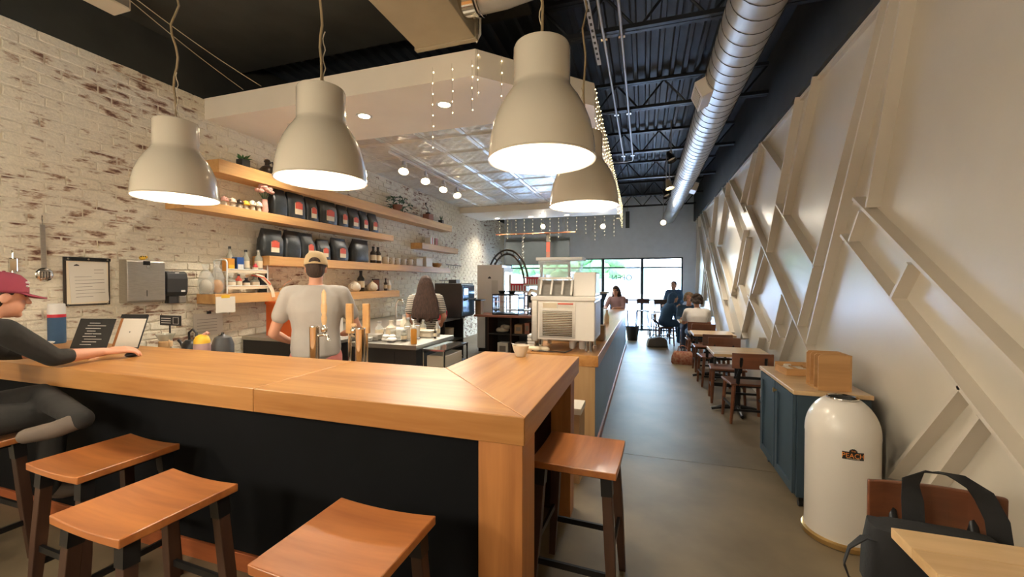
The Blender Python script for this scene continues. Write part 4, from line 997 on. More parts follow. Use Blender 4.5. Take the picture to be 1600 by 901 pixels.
t = thing('picture_frame', 'small dark framed picture on the short shelf', 'picture', (-4.75, 6.52, 1.422)); MB().box(-.01, .01, -.1, .1, 0, .22).build('frame', 'brownglaze', t); MB().box(.01, .014, -.08, .08, .02, .2).build('print', 'terracotta', t)
bottle('spice_jar', 'slim brown jar at the end of the short shelf', (-4.66, 6.70, 1.422), 'brownglaze', .22, .03); bottle('salt_jar', 'slim white jar at the end of the short shelf', (-4.66, 6.82, 1.422), 'white', .2, .04, 'white')

# rack with bottles on the low shelf
t = thing('wire_rack', 'white two tier wire rack on the short low shelf', 'rack', (-4.70, 3.82, 1.452))
for y in (-.28, .26):
    MB().tube([(-.1, y, 0), (-.1, y, .36), (-.09, y, .385), (-.06, y, .395), (.06, y, .395), (.09, y, .385), (.1, y, .36), (.1, y, 0)], .009, 8).build('end_frame', 'white', t, smooth=60)
for z in (.06, .255):
    for x in (-.1, .1): MB().cyl((x, -.28, z + .03), (x, .26, z + .03), .006, n=6).build('rail', 'white', t)
    for k in range(9): MB().cyl((-.1, -.27 + k * .065, z), (.1, -.27 + k * .065, z), .003, n=5).build('shelf_wire', 'white', t)
    MB().box(.098, .102, -.28, .26, z - .01, z + .03).build('front_band', 'labelcream', t)
zt = 1.452 + .262
for nm, lab, y, w, h, m, m2 in (('carton', 'orange carton on the top tier of the wire rack', 3.62, .08, .15, 'amber', 'yellow'), ('tea_box', 'blue and white carton on the top tier of the wire rack', 3.735, .09, .17, 'blue', 'white')):
    t = thing(nm, lab, 'carton', (-4.68, y, zt)); MB().box(-.05, .05, -w / 2, w / 2, 0, h).build('box', m, t, bevel=.003); MB().box(.05, .052, -w * .4, w * .4, h * .1, h * .5).build('label', m2, t)
bottle('syrup_bottle', 'dark capped clear bottle at the back of the rack top tier', (-4.75, 3.69, zt), 'jar', .30, .035); bottle('syrup_bottle', 'green labelled clear bottle on the rack top tier', (-4.70, 3.86, zt), 'jar', .27, .04)
bottle('syrup_bottle', 'clear bottle with pale cap at the far end of the rack top tier', (-4.68, 4.02, zt), 'jar', .28, .045, 'steel'); bottle('pink_cup', 'small pink topped bottle on the rack top tier', (-4.64, 3.94, zt), 'redplastic', .11, .03, 'pink')
zb = 1.452 + .066
for i, (y, m, h, r, lab) in enumerate(((3.63, 'jar', .14, .05, 'squat glass jar nearest the camera on the rack lower tier'), (3.73, 'red', .16, .035, 'red tin on the rack lower tier'), (3.83, 'blackplastic', .12, .04, 'black jar in the middle of the rack lower tier'), (3.95, 'jar', .14, .05, 'squat glass jar at the far end of the rack lower tier'))):
    bottle('jar', lab, (-4.66, y, zb), m, h, r, 'white' if i == 0 else 'blackplastic', 'jar', 'jars on the lower tier')
t = thing('paper_ribbon', 'pale striped paper ribbon trailing off the wire rack', 'ribbon', (-4.58, 3.98, 1.452)); ribbon([(-.05, -.18, .2), (-.02, -.1, .24), (.0, 0, .2), (.015, .08, .12), (.037, .12, .02), (.042, .13, -.06)], .045, (.2, 1, 0)).build('band', 'labelcream', t, smooth=60); ribbon([(-.03, -.14, .222), (.012, .02, .19), (.03, .1, .1)], .014, (.2, 1, 0)).build('stripe', 'red', t, smooth=60)
for i, (y, m, lab) in enumerate(((3.36, 'hazy', 'clear plastic bag of cups on the short low shelf'), (3.49, 'card', 'clear bag of brown sugar beside the wire rack'))):
    t = thing('plastic_bag', lab, 'bag', (-4.69, y, 1.452)); s = MB(); n = 16
    for f, fr in ((0, .8), (.2, 1), (.5, .95), (.72, .6), (.82, .22), (.9, .4), (1, .5)):
        for a in range(n): s.v.append((.085 * fr * math.cos(2 * PI * a / n) * random.uniform(.9, 1.1), .075 * fr * math.sin(2 * PI * a / n) * random.uniform(.9, 1.1), f * (.34 if i == 0 else .38)))
    for k in range(6):
        for a in range(n): s.f.append([k * n + a, k * n + (a + 1) % n, k * n + n + (a + 1) % n, k * n + n + a])
    s.f.append(list(range(n))[::-1]); s.build('film', 'hazy', t, smooth=70)
    MB().ell((0, 0, .085), (.065, .06, .08), 12, 7).build('contents', ['ceramic', 'amber'][i], t, smooth=60)
t = thing('handheld_mixer', 'black star shaped kitchen tool standing at the end of the low shelf', 'kitchen tool', (-4.74, 4.17, 1.452)); MB().prism([(-.10, 0), (.10, 0), (.08, .1), (.04, .13), (.02, .25), (-.01, .14), (-.06, .16), (-.10, .2), (-.07, .08)], -.02, .02, 'YZ').build('blade', 'blackplastic', t, bevel=.004); MB().cyl((.02, .05, 0), (.02, .05, .1), .025, n=12).build('grip', 'chrome', t, smooth=40)
t = thing('strainer', 'steel strainer with wire handle on the low shelf', 'strainer', (-4.62, 4.33, 1.452), 1.9); MB().lathe([(.002, 0), (.04, .015), (.055, .05), (.05, .05), (.035, .02), (.002, .006)], n=18, cap=False).build('bowl', 'chrome', t, smooth=50); MB().tube([(-.05, 0, .05), (-.1, -.08, .11), (-.08, -.16, .17)], .004, 6).build('handle', 'chrome', t, smooth=60)
t = thing('note_card', 'white card taped to the edge of the low shelf', 'card', (-4.543, 3.475, 1.24)); MB().box(0, .002, -.115, .115, 0, .18).build('sheet', 'paper', t); MB().box(.002, .003, -.05, .05, .165, .2).build('tape', 'yellow', t)

# things fixed to the brick wall
W0 = XL + 0.014
t = thing('clipboard', 'dark framed clipboard with a paper sheet on the brick wall', 'clipboard', (W0, 2.395, 1.375))
MB().box(0, .012, -.165, .165, 0, .435).build('board', 'brownglaze', t, bevel=.003); MB().box(.012, .014, -.145, .15, .015, .40).build('backing_sheet', 'labelcream', t)
sh_ = MB().box(.014, .016, -.135, .135, .03, .395).build('sheet', 'paper', t); sh_.rotation_euler.x = .05; sh_.location = (0, .02, .0)
for k in range(9): MB().box(.016, .0165, -.1 + (.14 if k > 6 else 0), .11 if k % 3 else .02, .08 + k * .03, .083 + k * .03).build('text_line', 'ink' if k % 4 == 0 else 'walltaupe', sh_)
MB().prism([(-.1, .36), (-.06, .36), (-.065, .37), (-.08, .378), (-.095, .37)], .016, .0165, 'YZ').build('emblem', 'ink', sh_)
MB().box(.012, .026, -.165, .165, .405, .432).build('clamp', 'blackmetal', t)
for y in (-.14, 0, .14): MB().cyl((.026, y, .418), (.03, y, .418), .008, n=10).build('rivet', 'chrome', t)
for y in (-.14, .14): MB().cyl((.012, y, .012), (.02, y, .012), .008, n=10).build('rivet', 'chrome', t)
t = thing('towel_dispenser', 'brushed steel paper towel dispenser on the brick wall', 'dispenser', (W0, 2.80, 1.385))
MB().prism([(0, 0), (.115, .0), (.12, .02), (.12, .40), (.10, .42), (0, .42)], -.165, .165, 'XZ').build('case', 'steel', t, bevel=.004)
MB().box(.12, .123, -.03, .03, .37, .41).build('lock_plate', 'blackmetal', t); MB().cyl((.12, .01, .355), (.128, .01, .355), .016, n=14).build('lock', 'chrome', t); MB().box(.12, .1215, -.003, .003, .06, .12).build('sight_slot', 'black_paint', t)
MB().prism([(-.13, 0), (.13, 0), (.02, -.04), (-.01, -.042)], .05, .052, 'YZ').build('towel', 'paper', t)
t = thing('toy_figure', 'small yellow and black toy on top of the towel dispenser', 'toy', (W0 + .06, 2.80, 1.806)); MB().ell((0, 0, .022), (.02, .03, .022), 10, 6).build('body', 'yellow', t, smooth=60); MB().ell((0, .03, .03), (.015, .015, .015), 8, 5).build('head', 'yellow', t, smooth=60)
for k in range(3): MB().ell((.012, -.018 + k * .018, .034), (.007, .006, .007), 6, 4).build('spot', 'blackplastic', t)
t = thing('soap_dispenser', 'black wall soap dispenser beside the towel dispenser', 'dispenser', (W0, 3.105, 1.36))
MB().prism([(0, .08), (.07, .08), (.09, .12), (.095, .26), (.08, .325), (.05, .34), (0, .34)], -.105, .105, 'XZ').build('cover', 'charcoal', t, bevel=.012); MB().box(0, .07, -.075, .09, 0, .08).build('nozzle_base', 'charcoal', t, bevel=.006)
MB().box(.06, .085, .02, .09, .0, .075).build('push_bar', 'walltaupe', t, bevel=.008); MB().box(.094, .097, .03, .07, .12, .14).build('badge', 'white', t); MB().box(.078, .082, -.02, .02, .32, .33).build('window', 'white', t)
t = thing('serving_spoon', 'large slotted steel spoon hanging on the brick wall', 'spoon', (W0, 2.11, 1.60))
MB().bar((.012, 0, .1), (.02, -.01, .47), .03, .008, (1, 0, 0)).build('handle', 'steel', t); MB().ell((.014, 0, .05), (.012, .058, .06), 16, 8).build('bowl', 'chrome', t, smooth=60)
for k in range(4): MB().box(.0255, .0275, -.03 + k * .018, -.024 + k * .018, .02, .075).build('slot', 'brownglaze', t)
MB().tube([(.02, -.01, .46), (.02, -.01, .53), (.01, -.005, .55), (.0, -.005, .55)], .004, 6).build('hook', 'chrome', t, smooth=60)
t = thing('bottle_opener', 'steel keyed tool hanging on a hook at the left edge', 'tool', (W0, 1.93, 1.62)); MB().box(0, .02, -.025, .025, .05, .16).build('body', 'chrome', t, bevel=.006); MB().cyl((.01, 0, -.04), (.01, 0, .06), .014, n=10).build('handle', 'steel', t, smooth=40); MB().tube([(.012, 0, .16), (.012, 0, .2), (0, 0, .22)], .004, 6).build('hook', 'chrome', t)
t = thing('wall_notice', 'white paper notice clipped to the brick under the low shelf', 'notice', (W0, 3.49, .962)); MB().box(0, .003, -.17, .17, 0, .262).build('sheet', 'paper', t); MB().box(.003, .02, -.02, .02, .255, .285).build('clip', 'blackmetal', t)
for k in range(5): MB().box(.003, .0035, -.13, .1, .05 + k * .035, .054 + k * .035).build('text_line', 'walltaupe', t)
# utensil rails on the far brick
for i, (y, z, ln) in enumerate(((9.9, 2.02, .9), (9.55, 1.62, .9))):
    t = thing('utensil_rail', ['upper thin black rail on the brick above the oven', 'lower thin black rail on the brick above the oven'][i], 'rail', (W0, y, z)); MB().cyl((.05, -ln / 2, 0), (.05, ln / 2, 0), .01, n=6).build('bar', 'blackmetal', t)
    for q in (-.3, .3): MB().cyl((0, q, 0), (.05, q, 0), .008, n=6).build('bracket', 'blackmetal', t)
    for q in range(6): MB().tube([(.05, -.35 + q * .14, .01), (.065, -.35 + q * .14, -.02), (.05, -.35 + q * .14, -.08)], .006, 5).build('hook', 'chrome', t)

# ---------------------------------------------------------------- service counters
t = thing('service_counter', 'long service counter with blue grey front and red kick board along the aisle', 'counter', (-0.43, 3.86, 0))
MB().box(-0.70, -0.02, 0.03, 6.74, 0.0, 0.805).build('body', 'darkstain', t)
for k in range(3): MB().box(-0.02, 0.0, 0.03 + k * 2.237 + .001, 0.03 + (k + 1) * 2.237 - .001, 0.0, 0.805).build('front_panel', 'bluepanel', t)
MB().box(-0.72, 0.03, 0.0, 6.77, 0.805, 0.91).build('worktop', 'bartop_y', t, bevel=.004)
MB().box(-0.70, -0.0, 0.008, 0.03, 0.0, 0.805).build('end_panel', 'paleend', t)
MB().box(0.0, 0.018, 0.03, 6.74, 0.0, 0.075).build('kick_board', 'baseb', t)
t = thing('brick_side_counter', 'long dark counter with grey top against the brick wall', 'counter', (XL + .02, 3.9, 0))
MB().box(0, 1.36, 0.02, 0.06, 0, .86).build('end_panel', 'darkstain', t); MB().box(0, .05, .06, 3.7, 0, .86).build('back_panel', 'darkstain', t)
for y in (1.9, 2.85, 3.66): MB().box(.05, 1.37, y, y + .03, 0, .86).build('partition', 'darkstain', t)
MB().box(.05, 1.37, .06, 1.9, .05, .86).build('cupboard', 'darkstain', t)
for z in (.1, .45): MB().box(.05, 1.36, 1.93, 3.66, z, z + .025).build('inner_shelf', 'steel', t)
MB().box(0, 1.40, 0, 3.72, .86, .90).build('worktop', 'steel', t, bevel=.004)
t = thing('far_work_counter', 'brown topped counter with open shelves facing the camera at the far side', 'counter', (-3.33, 7.72, 0))
MB().box(0.03, 2.1, .02, .62, .88, .92).build('worktop', 'terracotta', t, bevel=.003); MB().box(.06, 2.08, .58, .62, 0, .88).build('back_panel', 'darkstain', t)
for x in (.32, .80, 1.35, 2.05): MB().box(x, x + .03, .04, .58, 0, .88).build('partition', 'stoolleg', t)
for z in (.08, .53): MB().box(.35, 2.05, .05, .58, z, z + .025).build('shelf_board', 'darkstain', t)
for i, (x, z, w, h, m, lab) in enumerate(((.60, .556, .22, .14, 'ceramic', 'bundle of pale cloths on the far counter shelf'), (.95, .556, .16, .18, 'card', 'small carton on the upper shelf of the far counter'), (1.13, .556, .10, .22, 'terracotta', 'narrow red carton on the far counter shelf'), (1.22 , .106, .2, .22, 'card', 'brown carton low in the far counter'), (.62, .106, .22, .26, 'paper', 'white printed box low in the far counter, left'), (.99, .106, .22, .27, 'paper', 'white printed box low in the far counter, right'))):
    if i == 0:
        b = MB()
        for k in range(6): b.ell((-3.33 + x + random.uniform(-.08, .08), 7.98 + random.uniform(-.05, .05), z + .05 + (.06 if k > 3 else 0)), (.08, .08, .05), 10, 6)
        tag(b.build('cloth_bundle', m, smooth=60), lab, 'cloth')
    else:
        e = thing('storage_box', lab, 'box', (-3.33 + x, 7.95, z + .001)); MB().box(-w / 2, w / 2, -.12, .12, 0, h).build('carton', m, e, bevel=.004); MB().box(-w * .3, w * .3, -.122, -.12, h * .3, h * .75).build('print', 'walltaupe', e)

# display case, fridge, crates, stand
t = thing('pastry_case', 'glass pastry case with steel shelves on the far counter', 'display case', (-2.66, 8.05, .921))
MB().box(-.28, .28, -.2, .2, 0, .03).build('base', 'blackmetal', t); MB().box(-.28, .28, -.2, .2, .39, .42).build('top', 'blackmetal', t)
for x in (-.28, .265):
    for y in (-.2, .185): MB().box(x, x + .015, y, y + .015, .03, .39).build('corner_post', 'blackmetal', t)
MB().box(-.265, .265, -.198, -.194, .03, .39).build('front_pane', 'pane', t)
for x in (-.277, .273): MB().box(x, x + .004, -.185, .185, .03, .39).build('side_pane', 'pane', t)
for z in (.14, .26): MB().box(-.262, .262, -.185, .18, z, z + .008).build('shelf', 'chrome', t)
MB().box(-.262, .262, .188, .192, .03, .39).build('back_pane', 'pane', t)
for i, x in enumerate((-.14, .08)):
    e = thing('black_tub', ['black tub on the pastry case, left', 'black tub on the pastry case, right'][i], 'tub', (-2.66 + x, 8.05, 1.342)); MB().lathe([(.05, 0), (.07, .05), (.075, .055)], n=14).build('bowl', 'blackplastic', e, smooth=40); MB().cyl((0, 0, .055), (0, 0, .065), .077, n=14).build('lid', 'charcoal', e)
t = thing('glass_fridge', 'tall cream upright fridge with lit glass door against the far corner', 'fridge', (-3.33, 8.72, 0))
MB().box(-.30, .30, 0, .66, .08, 1.97).build('cabinet', 'offwhite', t, bevel=.01); MB().box(-.28, .28, .02, .64, 0, .08).build('plinth', 'blackplastic', t)
d = MB().box(.30, .34, .01, .65, .15, 1.90).build('door', 'white', t); MB().box(.34, .345, .07, .59, .25, 1.82).build('glass', 'pane', d); MB().box(.341, .344, .08, .58, .26, 1.81).build('lit_interior', mat('fridge_light', (.8, .9, 1), emit=(.75, .88, 1), estr=2.2), d)
for k in range(4): MB().box(.342, .348, .08, .58, .55 + k * .32, .565 + k * .32).build('shelf_edge', 'grey_metal', d)
MB().tube([(.36, .05, .8), (.39, .05, .85), (.39, .05, 1.25), (.36, .05, 1.3)], .012, 6).build('handle', 'blackplastic', d)
MB().prism([(-.04, 1.66), (.04, 1.66), (.03, 1.69), (0, 1.71), (-.03, 1.69)], -.003, 0, 'XZ').build('emblem', 'ink', t); MB().box(.05, .2, -.002, 0, 1.32, 1.62).build('paper_note', 'paper', t)
t = thing('shelf_stand', 'white shelf stand holding red striped cartons behind the pastry case', 'shelf stand', (-2.5, 8.75, 0))
for x in (-.35, .45): MB().box(x - .02, x + .02, -.02, .02, 0, 1.75).build('upright', 'white', t)
for z, x0, x1 in ((1.36, -.4, .1), (1.50, .0, .5), (.95, -.4, .5)): MB().box(x0, x1, -.15, .15, z, z + .03).build('shelf_board', 'white', t)
for i, (x, z, w, lab) in enumerate(((-.12, 1.391, .36, 'red striped carton on the lower arm of the white stand'), (.22, 1.531, .32, 'red carton on the upper arm of the white stand'))):
    e = thing('striped_carton', lab, 'carton', (-2.5 + x, 8.75, z)); MB().box(-w / 2, w / 2, -.12, .12, 0, .17).build('carton', 'white', e, bevel=.002)
    for k in range(6): MB().box(-w / 2 + k * w / 6 + .008, -w / 2 + (k + .6) * w / 6, -.122, -.12, .005, .165).build('stripe', 'redplastic', e)
    MB().box(-w / 2, w / 2, -.124, -.122, .12, .16).build('band', 'redplastic', e)
t = thing('arched_frame', 'tall dark arched window frame decoration leaning beyond the fridge', 'wall decoration', (-3.75, 11.25, 0))
for r, dz in ((.62, 0), (.50, 0)):
    pts = [(-r, 0, .0), (-r, 0, 1.0)] + [(-r * math.cos(PI * k / 20), 0, 1.55 + (r + .35) * math.sin(PI * k / 20) - .02) for k in range(21)] + [(r, 0, 1.0), (r, 0, 0)]
    MB().tube(pts, .03, 6).build('arch', 'brownglaze', t, smooth=50)
for k in range(9):
    a = PI * (k + .5) / 9; MB().bar((-.5 * math.cos(a), 0, 1.55 + .85 * math.sin(a)), (-.62 * math.cos(a), 0, 1.55 + .97 * math.sin(a)), .03, .03).build('rung', 'brownglaze', t)
for sx in (-1, 1):
    for z in (.3, .6, .9, 1.2): MB().bar((sx * .5, 0, z), (sx * .62, 0, z), .03, .03).build('rung', 'brownglaze', t)
t = thing('black_apron_stand', 'black coat hung on a grinder stand beside the pastry case', 'stand', (-2.17, 8.05, .921)); MB().cyl((0, 0, 0), (0, 0, .40), .018, n=8).build('post', 'blackmetal', t)
for a in range(3): MB().bar((0, 0, .08), (.12 * math.cos(a * 2.1), .12 * math.sin(a * 2.1), .008), .02, .014).build('foot', 'blackmetal', t)
MB().ell((0, 0, .30), (.07, .06, .13), 10, 8).build('head', 'blackplastic', t, smooth=60); MB().box(-.03, .05, -.07, -.05, .14, .25).build('tag', 'paper', t)

# espresso style machine at the near end of the service counter
t = thing('espresso_machine', 'cream steel espresso machine with louvred back on tall legs on the service counter', 'machine', (-0.745, 4.22, .911))
w, d_ = .30, .28
for x in (-.24, .24):
    for y in (-.2, .2): lg = MB().cyl((x, y, 0), (x, y, .12), .022, n=12).build('leg', 'chrome', t, smooth=40); MB().cyl((x, y, 0), (x, y, .015), .03, n=12).build('foot', 'chrome', lg)
MB().box(-w, w, -d_, d_, .12, .50).build('body', 'offwhite', t, bevel=.008)
MB().box(-w - .015, -w + .05, -d_ - .012, d_, .10, .53).build('corner_post', 'steel', t, bevel=.01)
p_ = MB().box(-.235, .12, -d_ - .008, -d_, .14, .49).build('back_panel', 'steel', t)
for k in range(15): MB().prism([(-d_ - .008, .16 + k * .0165), (-d_ - .02, .163 + k * .0165), (-d_ - .02, .167 + k * .0165), (-d_ - .008, .172 + k * .0165)], -.20, .09, 'YZ').build('louvre', 'chrome', p_)
MB().box(-.20, -.06, -d_ - .01, -d_ - .008, .43, .48).build('yellow_label', 'labelcream', p_); lb = MB().box(-.05, .10, -d_ - .01, -d_ - .008, .43, .48).build('warning_label', 'paper', p_); MB().box(-.05, .10, -d_ - .0115, -d_ - .01, .465, .48).build('red_strip', 'red', p_)
MB().box(w - .002, w + .004, -d_ + .04, d_ - .04, .16, .48).build('side_panel', 'grey_metal', t)
MB().box(-w - .02, w + .01, -d_ - .02, d_ + .02, .50, .545).build('deck', 'offwhite', t, bevel=.01)
MB().prism([(-.22, .545), (.22, .545), (.16, .78), (-.14, .78)], .08, w, 'YZ').build('hood', 'offwhite', t, bevel=.012)
cr = MB().prism([(-.24, .545), (.2, .545), (.2, .70), (-.16, .70)], -w + .02, .078, 'YZ').build('cup_rail_box', 'steel', t)
for x in (-.24, -.13, -.02, .07): MB().bar((x, -.245, .56), (x, -.165, .705), .018, .012).build('rail_bar', 'offwhite', cr)
MB().bar((-.27, -.17, .72), (.07, -.17, .72), .03, .02).build('top_rail', 'offwhite', cr)
MB().tube([(-.30, -.1, .58), (-.36, -.14, .60), (-.38, -.14, .55)], .02, 8).build('steam_knob', 'chrome', t, smooth=50)
t = thing('hopper_bin', 'clear lidded hopper bin behind the espresso machine', 'hopper', (-0.92, 4.78, .911))
MB().box(-.24, .22, -.12, .12, 0, .66).build('base', 'steel', t, bevel=.006); MB().prism([(-.22, .66), (.2, .66), (.24, .93), (-.26, .93)], -.11, .11, 'XZ').build('clear_body', 'hazy', t); MB().box(-.28, .26, -.14, .14, .93, .965).build('lid', 'white', t, bevel=.006); MB().ell((.0, 0, .74), (.16, .09, .07), 12, 6).build('contents', 'hazy', t, smooth=60)
t = thing('coffee_mill', 'dark blue grinder with wide hopper on the service counter', 'grinder', (-0.56, 5.25, .911))
MB().box(-.09, .09, -.12, .12, 0, .04).build('base', 'blackmetal', t, bevel=.005); MB().box(-.07, .07, -.06, .1, .04, .36).build('body', 'bluecloth', t, bevel=.02); MB().lathe([(.06, .36), (.07, .40), (.12, .52), (.12, .54)], n=20).build('hopper', 'bluecloth', t, smooth=40); MB().cyl((0, 0, .54), (0, 0, .56), .15, n=20).build('lid', 'grey_metal', t); MB().tube([(0, -.06, .2), (0, -.14, .19), (0, -.16, .14)], .018, 8).build('chute', 'chrome', t); MB().cyl((0, -.1, .04), (0, -.1, .10), .03, n=12).build('cup', 'redplastic', t)
t = thing('carton', 'open brown carton on the service counter behind the espresso machine', 'box', (-0.54, 4.98, .911)); MB().box(-.10, .10, -.09, .09, 0, .17).build('box', 'card', t, bevel=.003); MB().box(-.10, .10, -.10, -.09, .16, .175).build('flap', 'card', t)
for i, (x, y, r, h, m, lab) in enumerate(((-.62, 6.2, .05, .14, 'white', 'white paper cup stack farthest along the service counter'), (-.85, 5.6, .06, .2, 'redplastic', 'red tin on the service counter'), (-.58, 6.9, .04, .22, 'labelcream', 'pale bottle far along the service counter'))):
    bottle('counter_canister', lab, (x, y, .911), m, h, r, m, 'canister')
# items near the machine legs
t = thing('tray_stack', 'stack of white trays left of the espresso machine', 'tray', (-1.16 + .07, 4.2, .911)); 
for k in range(4): MB().box(-.05, .03, -.13, .13, .02 + k * .032, .045 + k * .032).build('tray', 'white', t, bevel=.003)
MB().box(-.05, .03, -.13, .13, 0, .02).build('base', 'steel', t)
t = thing('napkin_pile', 'crumpled pale cloth in front of the espresso machine', 'cloth', (-.98, 3.95, .911)); b = MB()
for k in range(7): b.ell((random.uniform(-.09, .07), random.uniform(-.02, .02), .025), (.05, .025, .024), 8, 5)
b.build('cloth', 'labelcream', t, smooth=60)
tag(MB().tube([(-1.05, 3.93, .919), (-.9, 3.915, .919), (-.8, 3.93, .919), (-.72, 3.92, .919), (-.66, 3.96, .94)], .006, 6).build('power_cable', 'blackplastic', smooth=60), 'black power cable lying under the espresso machine', 'cable')
for i, x in enumerate((-.70, -.60)): mug(['blue striped white mug under the espresso machine, left', 'blue striped white mug under the espresso machine, right'][i], (x, 4.22, .911), 'white', .034, .085, 1)
# bowl on the bar
t = thing('pour_bowl', 'small cream ceramic bowl with a pouring lip on the bar arm', 'bowl', (-0.83, 2.79, 1.071), 2.8)
MB().lathe([(.032, 0), (.036, .006), (.052, .045), (.060, .078), (.056, .078), (.047, .045), (.03, .012), (.002, .01)], n=28, cap=False).build('bowl', 'ceramic', t, smooth=50)
MB().add([(.05, -.018, .078), (.085, 0, .086), (.05, .018, .078), (.053, 0, .055)], [(0, 1, 3), (1, 2, 3), (0, 2, 1), (0, 3, 2)]).build('lip', 'ceramic', t)
t = thing('paper_bin', 'white paper lined bin between the bar and the service counter', 'bin', (-.57, 3.35, 0)); MB().prism([(-.09, -.11), (.09, -.11), (.1, .12), (-.1, .12)], 0, .55).build('box', 'card', t); MB().box(-.105, .105, -.125, .13, .55, .60).build('liner', 'paper', t, bevel=.004)

# ---------------------------------------------------------------- prep island, sink side
t = thing('prep_island', 'dark prep island with steel top behind the bar', 'island', (-2.35, 3.93, 0))
MB().box(-.85, -.02, .03, .90, 0, .84).build('body', 'darkstain', t); MB().box(-.87, 0, 0, .93, .85, .90).build('worktop', 'steel', t, bevel=.004); MB().box(-.86, -.01, .01, .92, .84, .85).build('apron', 'brownglaze', t); MB().box(-.30, -.288, .025, .03, 0.02, .82).build('panel_joint', 'blackmetal', t)
t = thing('wire_shelving', 'chrome wire shelving unit beside the prep island', 'shelving', (-2.18, 4.3, 0))
for x in (-.13, .13):
    for y in (-.3, .3): MB().cyl((x, y, 0), (x, y, .86), .012, n=8).build('post', 'chrome', t)
for z in (.2, .42, .64, .84): MB().box(-.14, .14, -.31, .31, z, z + .018).build('shelf', 'chrome', t)
for i, (z, h, m) in enumerate(((.439, .1, 'white'), (.659, .12, 'ceramic'), (.219, .12, 'paper'))): tag(MB().box(-2.29, -2.07, 4.05, 4.5, z, z + h).build('storage_tray', m, bevel=.006), ['white tray on the third wire shelf', 'cream tray on the topmost covered wire shelf', 'paper tray on the lowest wire shelf'][i], 'tray')
def squeeze(label, loc, m, cap):
    t = thing('squeeze_bottle', label, 'bottle', loc); MB().lathe([(.03, 0), (.034, .01), (.034, .15), (.026, .17)], n=16).build('body', m, t, smooth=45); MB().lathe([(.026, .17), (.026, .185), (.008, .20), (.004, .25)], n=12).build('nozzle', cap, t, smooth=45)
squeeze('cream squeeze bottle at the corner of the prep island', (-2.52, 4.15, .902), 'ceramic', 'ceramic'); squeeze('amber squeeze bottle beside the cream one on the prep island', (-2.44, 4.03, .902), 'amber', 'white')
bottle('dropper_bottle', 'small dark dropper bottle on the prep island', (-2.43, 4.5, .902), 'brownglaze', .13, .016)
for i, (x, y, w, d, h, m, lab) in enumerate(((-3.0, 4.55, .26, .18, .09, 'white', 'white tub on the prep island, left'), (-2.80, 4.30, .16, .14, .11, 'hazy', 'clear plastic tub in the middle of the prep island'), (-2.62, 4.62, .22, .16, .07, 'ceramic', 'cream tray at the back of the prep island'), (-3.05, 4.15, .2, .14, .06, 'steel', 'steel pan at the left of the prep island'))):
    e = thing('food_tub', lab, 'tub', (x, y, .902)); MB().prism([(-w / 2, -d / 2), (w / 2, -d / 2), (w / 2, d / 2), (-w / 2, d / 2)], 0, h).build('tub', m, e, bevel=.006); MB().box(-w / 2 - .006, w / 2 + .006, -d / 2 - .006, d / 2 + .006, h, h + .01).build('rim', m, e)
for i, (x, y) in enumerate(((-2.92, 4.10), (-2.70, 4.08), (-2.58, 4.25))):
    e = thing('utensil', ['black tongs lying on the prep island, left', 'black spatula lying on the prep island, middle', 'black spoon lying near the squeeze bottles'][i], 'utensil', (x, y, .906), i * .7); MB().bar((-.1, 0, .006), (.08, .01, .01), .018, .008).build('handle', 'blackplastic', e); MB().ell((.1, .01, .01), (.035, .025, .009), 10, 5).build('head', 'blackplastic', e, smooth=60)
bottle('milk_jug', 'cream milk jug on the prep island', (-2.93, 4.32, .902), 'ceramic', .22, .06, 'ceramic', 'jug'); bottle('glass_jar', 'tall clear jar on the prep island', (-2.82, 4.52, .902), 'jar', .24, .05, 'grey_metal', 'jar')
for i, (x, y) in enumerate(((-2.74, 4.38), (-2.68, 4.50))):
    e = thing('cup_stack', ['leaning stack of white cups on the prep island, left', 'leaning stack of white cups on the prep island, right'][i], 'cups', (x, y, .902)); 
    for k in range(5): MB().lathe([(.028, k * .022), (.037, k * .022 + .06)], n=14, cap=(k == 4)).build('cup', 'paper', e, smooth=40)
for i, (x, y, h, r, m, lab) in enumerate(((-2.66, 4.18, .13, .035, 'jar', 'small clear jar beside the cream squeeze bottle'), (-3.12, 4.35, .2, .05, 'hazy', 'clear deli cup stack at the back left of the prep island'), (-3.0, 4.72, .26, .055, 'ceramic', 'cream jug at the far corner of the prep island'), (-2.55, 4.78, .17, .04, 'steel', 'steel shaker at the far corner of the prep island'), (-2.72, 4.72, .2, .04, 'jar', 'clear syrup jar at the back of the prep island'))):
    bottle('prep_jar', lab, (x, y, .902), m, h, r, 'grey_metal', 'jar')
t = thing('plate_stack', 'stack of white plates on the left of the prep island', 'plates', (-3.08, 4.0 + .03, .902))
for k in range(5): MB().lathe([(.05, k * .009), (.085, k * .009 + .008), (.083, k * .009 + .011), (.048, k * .009 + .004)], n=20).build('plate', 'white', t, smooth=40)
t = thing('hand_towel', 'crumpled white towel on the prep island', 'towel', (-2.80, 4.10, .902)); b = MB()
for k in range(9): b.ell((random.uniform(-.07, .07), random.uniform(-.05, .05), .025 + (.03 if k > 6 else 0)), (.05, .04, .026), 8, 5)
b.build('cloth', 'white', t, smooth=60)
